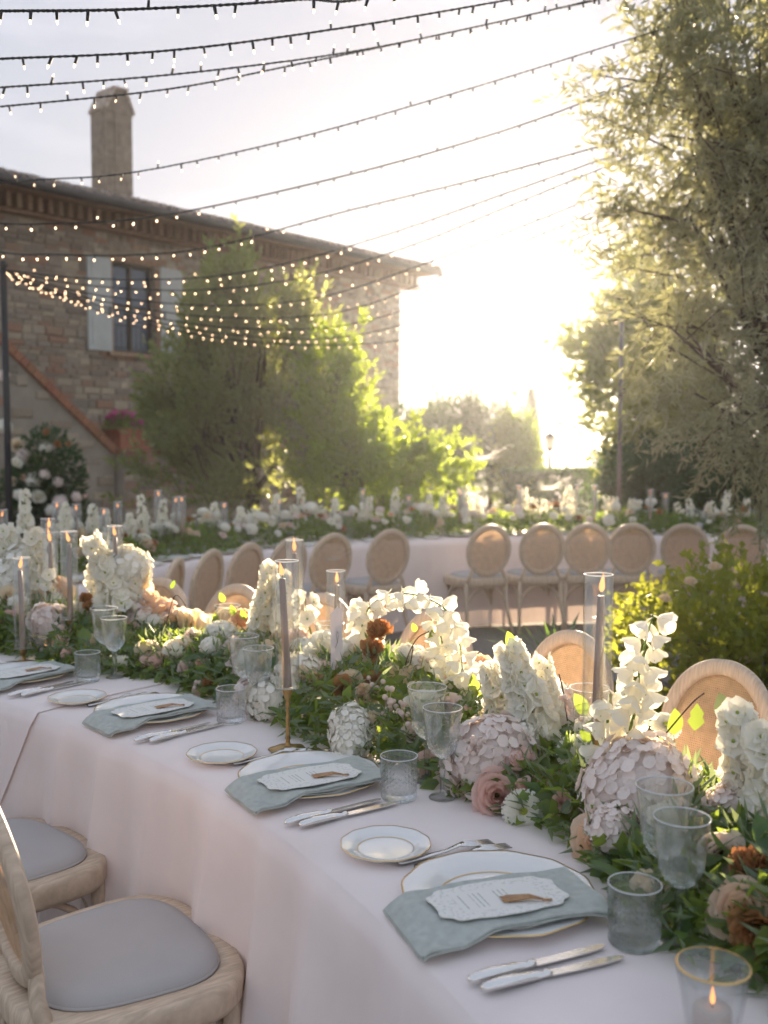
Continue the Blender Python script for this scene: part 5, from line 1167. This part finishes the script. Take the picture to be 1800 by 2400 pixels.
# ---------------------------------------------------------------- garland on the far table
G0, G1, GC = R_(56), R_(184), 4.16
run2 = thing('flower_garland', 'long garland of white and blush flowers on the far table behind the oval chairs', 'flowers', tuple(pol(C2, GC, R_(110), ZT))); O2 = Vector(run2.location)
rng = np.random.default_rng(82); n = 13000; th = rng.uniform(G0, G1, n); a = rng.uniform(0, np.pi, n); k = rng.uniform(.55, 1.05, n)*(1+.15*np.sin(th*23)+.1*np.sin(th*51)); rr = GC-.28*k*np.cos(a)
P = np.stack([C2[0]+rr*np.cos(th)-O2.x, C2[1]+rr*np.sin(th)-O2.y, .012+.15*k*np.sin(a)], 1); D = unit(n)+np.array([0, 0, .1]); V, T = leaf_cloud(P, D, rng.uniform(.035, .075, n), rng.uniform(.02, .04, n)); V[:, 2] = np.maximum(V[:, 2], .002)
tag(link('foliage', np_mesh('foliage', V, T, MT['foliage']), run2), kind='stuff')
for i in range(290):
    th = rf.uniform(G0, G1); a = rf.uniform(.35, 2.3); k = 1+.15*math.sin(th*23)+.1*math.sin(th*51)
    p = pol(C2, GC-.28*k*math.cos(a), th, ZT+.20*k*math.sin(a)+rf.uniform(0, .07)); nn = (pol((0, 0), -math.cos(a)*.8, th)+Vector((0, 0, math.sin(a)+.2))).normalized()
    put_flower(run2, rf.choice(('rose_blush', 'rose_cream', 'hyd_white', 'hyd_blush', 'hyd_white', 'rose_peach', 'rose_white', 'mum', 'carnation', 'rose_open', 'hyd_white', 'rose_white')), p, rf.uniform(.024, .052), nn)
for (u, v0, v1) in ((335, 1265, 1160), (378, 1250, 1172), (300, 1265, 1205), (642, 1245, 1160), (708, 1235, 1142), (690, 1250, 1185), (925, 1215, 1145), (1010, 1215, 1158), (1035, 1220, 1160), (1090, 1215, 1140), (1120, 1215, 1165), (1228, 1210, 1145), (1325, 1215, 1140), (1345, 1215, 1150), (1475, 1215, 1170), (1590, 1215, 1180), (1655, 1215, 1180), (1700, 1215, 1150), (1745, 1215, 1170), (60, 1240, 1150), (150, 1250, 1180), (215, 1260, 1185), (245, 1260, 1200), (500, 1240, 1180), (560, 1240, 1190), (780, 1230, 1170), (860, 1225, 1165), (1440, 1215, 1165)):
    rr = GC+rf.uniform(-.06, .10); a_, b_ = at_r(u, v0, C2, rr), at_r(u+rf.uniform(-8, 8), v1, C2, rr); a_.z = max(a_.z, ZT+.08)
    spike(run2, [a_, a_.lerp(b_, .5), b_], 18, .042, taper=.5)
for i in range(26):
    th = rf.uniform(G0, G1); p = pol(C2, GC+rf.uniform(-.1, .12), th, ZT+.10); spike(run2, [p, p+Vector((rf.uniform(-.03, .03), rf.uniform(-.03, .03), .10)), p+Vector((rf.uniform(-.05, .05), rf.uniform(-.05, .05), rf.uniform(.17, .24)))], 12, .040, taper=.4)

# ---------------------------------------------------------------- ground arrangement by the stair, pot of pink flowers, roses on the bush
def arrangement(name, label, cat, loc, cs, nl, blooms, mat):
    t = thing(name, label, cat, loc); global rng; rng = np.random.default_rng(len(label)); P, D = ell_points(cs, nl, .6); V, T = leaf_cloud(P, D+unit(nl)*.8, rng.uniform(.05, .10, nl), rng.uniform(.03, .05, nl)); V[:, 2] = np.maximum(V[:, 2], .004)
    tag(link('foliage', np_mesh('foliage', V, T, MT[mat]), t), kind='stuff'); return t
p0 = at_y(85, 1300, 10.9); px = 10.9/F
def LQ(u, v): q = at_y(u, v, 10.9); return (q.x-p0.x, 0.0, q.z)
cs = [(LQ(110, 1120), (85*px, .35, 120*px)), (LQ(60, 1200), (90*px, .35, 110*px)), (LQ(150, 1230), (75*px, .3, 90*px)), (LQ(90, 1350), (110*px, .35, .45))]
fa = arrangement('flower_installation', 'tall ground arrangement of white and blush blooms by the stair', 'flowers', (p0.x, 10.9, 0), cs, 7500, 0, 'deep')
for (kind, u, v, s) in (('hyd_white', 38, 1040, 26), ('hyd_blush', 52, 1065, 22), ('hyd_white', 106, 1050, 18), ('hyd_white', 40, 1085, 20), ('hyd_white', 78, 1125, 22), ('hyd_blush', 105, 1112, 17), ('hyd_blush', 135, 1130, 17), ('rose_peach', 55, 1118, 12), ('hyd_white', 90, 1165, 26), ('hyd_blush', 140, 1175, 22), ('hyd_blush', 180, 1165, 16), ('spray', 200, 1163, 9), ('hyd_white', 45, 1160, 18), ('hyd_white', 60, 1190, 22), ('hyd_white', 120, 1195, 20), ('carnation', 108, 1012, 12), ('carnation', 135, 1040, 14), ('carnation', 160, 1040, 10), ('hyd_white', 10, 1000, 22), ('hyd_blush', 8, 880, 18), ('rose_peach', 50, 1165, 9), ('hyd_blush', 165, 1200, 18), ('hyd_white', 30, 1125, 18)):
    q = at_y(u, v, 10.55+rf.uniform(-.05, .15)); kind = rf.choice((kind, 'rose_open', 'rose_white')) if kind == 'hyd_white' else kind
    put_flower(fa, kind, q, s*px*.74, face_cam(q, .35, .3))
pp = HM @ Vector((9.35, 1.5, 1.536)); pot = thing('terracotta_pot', 'square terracotta planter on the stair pier', 'pot', tuple(pp), math.atan2(HD.y, HD.x))
mt_ = pmat('terracotta', (.36, .14, .08), .85, var=.2, scale=8, bump=.2)
MB().box((0, 0, .15), (.62, .44, .30), top=1.08).obj('body', mt_, pot, False); MB().box((0, 0, .325), (.72, .54, .05)).obj('rim', mt_, pot, False)
fp = arrangement('pink_flowers', 'pink flowering plants spilling from the terracotta planter', 'plant', (pp.x, pp.y, pp.z+.33), [((0, 0, .12), (.38, .28, .17)), ((.2, .1, .06), (.25, .2, .12)), ((-.2, -.1, .05), (.25, .2, .12))], 900, 0, 'green')
FL['geranium'] = hydrangea_m(26, 15, 'petal_magenta', .8, .42); NAMES['geranium'] = 'bloom'
for i in range(24):
    d = Vector((rf.gauss(0, .2), rf.gauss(0, .15), rf.uniform(.08, .30))); put_flower(fp, 'geranium', Vector(fp.location)+d, rf.uniform(.045, .075), (d+Vector((0, 0, .1))).normalized())
ob = Vector(rb.location)
for (u, v) in ((1675, 1325), (1745, 1545), (1560, 1400), (1620, 1360), (1520, 1500)):
    q = at_y(u, v, 4.75); put_flower(rb, 'rose_cream', q, .034, face_cam(q, .6, .3))
# ================================================================ poles, lamp, strings of lights
PT = at_y(8, 636, 9.4)
pole = thing('light_pole', 'black steel pole at the left that carries the light strings', 'pole', (PT.x, 9.4, 0))
MB().tube([(0, 0, 0), (0, 0, PT.z+.04)], [.034, .030], 12).obj('post', MT['iron'], pole); MB().lathe([(.12, 0), (.12, .012), (.04, .02), (.035, .05)], 20).obj('base_plate', MT['iron'], pole); MB().tube([(-.05, 0, PT.z), (.05, 0, PT.z)], .010, 8).obj('hook', MT['iron'], pole); MB().sphere((0, 0, PT.z+.06), .04).obj('finial', MT['iron'], pole)
P2 = at_y(1457, 745, 11.0)
pole2 = thing('light_pole', 'thin grey steel pole standing in front of the broadleaf tree', 'pole', (P2.x, 11.0, 0)); gm2 = pmat('grey_steel', (.18, .16, .15), .5, .4)
MB().tube([(0, 0, 0), (0, 0, P2.z)], [.028, .022], 10).obj('post', gm2, pole2); MB().lathe([(.10, 0), (.10, .012), (.03, .02), (.028, .05)], 16).obj('base_plate', gm2, pole2); MB().tube([(-.06, 0, P2.z-.03), (.06, 0, P2.z-.03)], .009, 8).obj('hook', gm2, pole2)
LPp = at_y(1288, 1110, 24); ltop = at_y(1288, 1012, 24).z
lamp = thing('garden_lantern', 'black lantern with pale glass on a post beside the cypress', 'lamp', (LPp.x, 24, 0))
h0 = ltop-.42
MB().tube([(0, 0, 0), (0, 0, .3), (0, 0, h0)], [.07, .045, .038], 10).obj('post', MT['iron'], lamp)
MB().lathe([(.09, h0), (.14, h0+.28)], 6).obj('glass', pmat('frosted_lantern_glass', (.85, .80, .72), .4, transl=.5), lamp, False); MB().lathe([(.17, h0+.28), (.10, h0+.36), (.03, h0+.40), (.02, h0+.44), (.001, h0+.45)], 6).obj('roof', MT['iron'], lamp, False); MB().lathe([(.03, h0-.03), (.095, h0), (.095, h0+.02)], 6).obj('cup', MT['iron'], lamp, False)
gl = at_y(1711, 1082, 12.6); wl = thing('globe_light', 'small glowing white globe light in the dark shrubs', 'lamp', (gl.x, 12.2, 0))
MB().tube([(0, 0, 0), (0, 0, gl.z-.03)], .012, 8).obj('stake', MT['iron'], wl); MB().sphere((0, 0, gl.z), .05).obj('globe', emat('globe_glow', (1, .85, .65), 3), wl)
# every string: points given as pixel + distance; the wire is a smooth curve through them
ME_SOCK = MB().lathe([(.001, 0), (.0042, .0005), (.0046, -.010), (.0040, -.024), (.0030, -.026)], 8).mesh('socket', MT['cable']); ME_BULBD = MB().lathe([(.0030, -.024), (.0033, -.030), (.0022, -.036), (.0004, -.038)], 8).mesh('bulb', MT['bulb_dim']); ME_BULB = MB().lathe([(.0030, -.024), (.0033, -.030), (.0022, -.036), (.0004, -.038)], 8).mesh('bulb', MT['bulb'])
STR = [
 ([(-900, 20, 2.3), (-120, 30, 2.5), (0, 26, 2.6), (300, 22, 2.75), (690, 0, 2.95), (1000, -40, 3.15), (1900, -330, 4.2)], .085, 'nearest light string, cutting the top left corner of the sky'),
 ([(-900, 140, 2.8), (-120, 146, 3.1), (0, 138, 3.2), (400, 118, 3.4), (800, 66, 3.7), (1190, 0, 4.0), (1400, -40, 4.2), (1850, -150, 4.9)], .085, 'second light string above the chimney'),
 ([(-900, 190, 3.5), (-120, 210, 3.8), (0, 205, 3.9), (400, 175, 4.1), (800, 125, 4.4), (1130, 60, 4.7), (1400, -3, 5.0), (1520, -35, 5.1), (1850, -130, 5.4)], .10, 'upper one of a pair of light strings that close up to the right'),
 ([(-900, 240, 3.7), (-120, 258, 4.0), (0, 250, 4.1), (400, 208, 4.3), (700, 150, 4.5), (1000, 88, 4.8), (1300, 22, 5.1), (1460, -15, 5.2), (1850, -120, 5.5)], .10, 'lower one of a pair of light strings just above the chimney'),
 ([(-800, 400, 4.8), (-60, 428, 5.0), (90, 421, 5.1), (325, 402, 5.2), (700, 322, 5.3), (1100, 208, 5.4), (1450, 100, 5.5), (1770, 0, 5.6)], .105, 'light string crossing the chimney and ending high in the olive'),
 ([(-800, 470, 6.0), (-60, 520, 6.2), (120, 524, 6.3), (330, 512, 6.3), (560, 470, 6.4), (900, 388, 6.4), (1200, 300, 6.3), (1450, 208, 6.2), (1640, 130, 6.1)], .12, 'light string passing under the eave and up into the olive'),
 ([(-700, 500, 7.2), (-30, 588, 7.4), (120, 596, 7.4), (300, 598, 7.4), (500, 578, 7.3), (800, 498, 7.2), (1150, 412, 7.0), (1480, 322, 6.8), (1560, 295, 6.7)], .12, 'light string running just above the shuttered window'),
 ([(8, 632, 9.4), (200, 652, 9.1), (450, 652, 8.8), (650, 622, 8.5), (900, 552, 8.1), (1200, 448, 7.6), (1490, 345, 7.0)], .12, 'light string from the black pole, sagging least'),
 ([(8, 634, 9.4), (200, 668, 9.2), (450, 680, 9.0), (700, 652, 8.8), (950, 580, 8.5), (1200, 480, 8.0), (1490, 362, 7.2)], .12, 'light string from the black pole, second from the top'),
 ([(8, 636, 9.4), (220, 690, 9.4), (500, 716, 9.3), (750, 696, 9.2), (1000, 616, 9.0), (1250, 520, 8.5), (1500, 420, 7.6)], .12, 'light string from the black pole, third from the top'),
 ([(8, 638, 9.4), (240, 706, 9.6), (520, 744, 9.8), (800, 730, 9.9), (1050, 640, 9.6), (1280, 545, 9.0), (1500, 450, 8.0)], .12, 'light string from the black pole, fourth from the top'),
 ([(8, 640, 9.4), (260, 722, 9.8), (540, 768, 10.1), (820, 760, 10.3), (1100, 672, 10.1), (1310, 580, 9.6), (1500, 490, 8.4)], .12, 'light string from the black pole, third lowest'),
 ([(8, 642, 9.4), (280, 734, 10.0), (560, 786, 10.4), (830, 786, 10.7), (1110, 705, 10.6), (1320, 610, 10.1), (1510, 520, 8.8)], .12, 'light string from the black pole, second lowest'),
 ([(8, 644, 9.4), (300, 748, 10.2), (580, 800, 10.7), (850, 806, 11.0), (1150, 770, 11.1), (1457, 748, 11.0)], .12, 'lowest light string, from the black pole to the thin grey pole')]
rs = random.Random(12)
for pts, sp, lab in STR:
    cv = catmull([at_y(*p) for p in pts], 40); o = cv[0]
    t = thing('light_string', lab, 'string lights', tuple(o), 0, 'strings of lights over the tables'); near = pts[0][2] < 5
    for s in ((-1, 1) if near else (0,)):
        m = MB(); q = [p-o+Vector((0, math.sin(i*1.9)*.0022*s, math.cos(i*1.9)*.0022*s)) for i, p in enumerate(cv)]
        m.tube(q, .0028 if near else .0055, 6); m.obj('cable', MT['cable'], t)
    acc = rs.uniform(0, sp); i = 0
    while i < len(cv)-1:
        a, b_ = cv[i], cv[i+1]; d = (b_-a).length
        while acc < d:
            p = a.lerp(b_, acc/d)-o; up_ = rs.random() < .13
            dirv = Vector((rs.uniform(-.35, .35), rs.uniform(-.35, .35), 1 if not up_ else -1))
            M_ = basis(dirv, 0, p, rs.uniform(.9, 1.15)); link('socket', ME_SOCK, t, M_); link('bulb', ME_BULBD if pts[0][2] < 5.5 else ME_BULB, t, M_); acc += sp*rs.uniform(.75, 1.25)
        acc -= d; i += 1
# thin smoke curling up from candles
sm_ = bpy.data.materials.new('candle_smoke'); t_, o_ = nodes(sm_); tr_ = t_.nodes.new('ShaderNodeBsdfTransparent'); df = t_.nodes.new('ShaderNodeBsdfTranslucent'); df.inputs[0].default_value = (.95, .93, .92, 1); mxs = t_.nodes.new('ShaderNodeMixShader'); mxs.inputs[0].default_value = .16
t_.links.new(tr_.outputs[0], mxs.inputs[1]); t_.links.new(df.outputs[0], mxs.inputs[2]); t_.links.new(mxs.outputs[0], o_.inputs['Surface'])
for (u, v, yy, sz, lab) in ((1135, 1058, 8.6, .24, 'wisp of white smoke hanging before the garden trees'), (590, 1258, 6.6, .16, 'curl of smoke above the chairs of the far table'), (783, 1300, 6.9, .14, 'thin smoke streak in front of an oval chair back'), (1290, 1130, 8.8, .22, 'faint smoke curl above the far flowers by the hedge')):
    p = at_y(u, v, yy); t = thing('smoke_wisp', lab, 'smoke', tuple(p)); r = random.Random(u)
    for k in range(4):
        a = r.uniform(0, 6); pts = [Vector((sz*(s*1.4-.7)*(.6+.2*k)+sz*.18*math.sin(a+s*7), .02*k, sz*.35*math.sin(a*.7+s*(4+k))*(1-s*.4))) for s in [i/14 for i in range(15)]]
        m = MB(); wd_ = .012+.006*k; m.grid(lambda i, j: tuple(pts[min(int(round(j*14)), 14)]+Vector((0, .004*i, (i-.5)*wd_*(1-.8*abs(j-.5)*2+.05)))), 2, 14); m.obj('strand', sm_, t)
# ================================================================ haze: sunlit evening air over the whole place
hz = MB(); hz.box((0, 340, 4.6), (1230, 830, 11.2)); ho = hz.obj('haze', None if False else bpy.data.materials.new('evening_air'), None, False)
t_, o_ = nodes(ho.data.materials[0]); pv = t_.nodes.new('ShaderNodeVolumePrincipled')
pv.inputs['Color'].default_value = (0.94, 0.95, 1.0, 1); pv.inputs['Density'].default_value = 0.00068; pv.inputs['Anisotropy'].default_value = 0.76
t_.links.new(pv.outputs[0], o_.inputs['Volume']); tag(ho, kind='stuff')
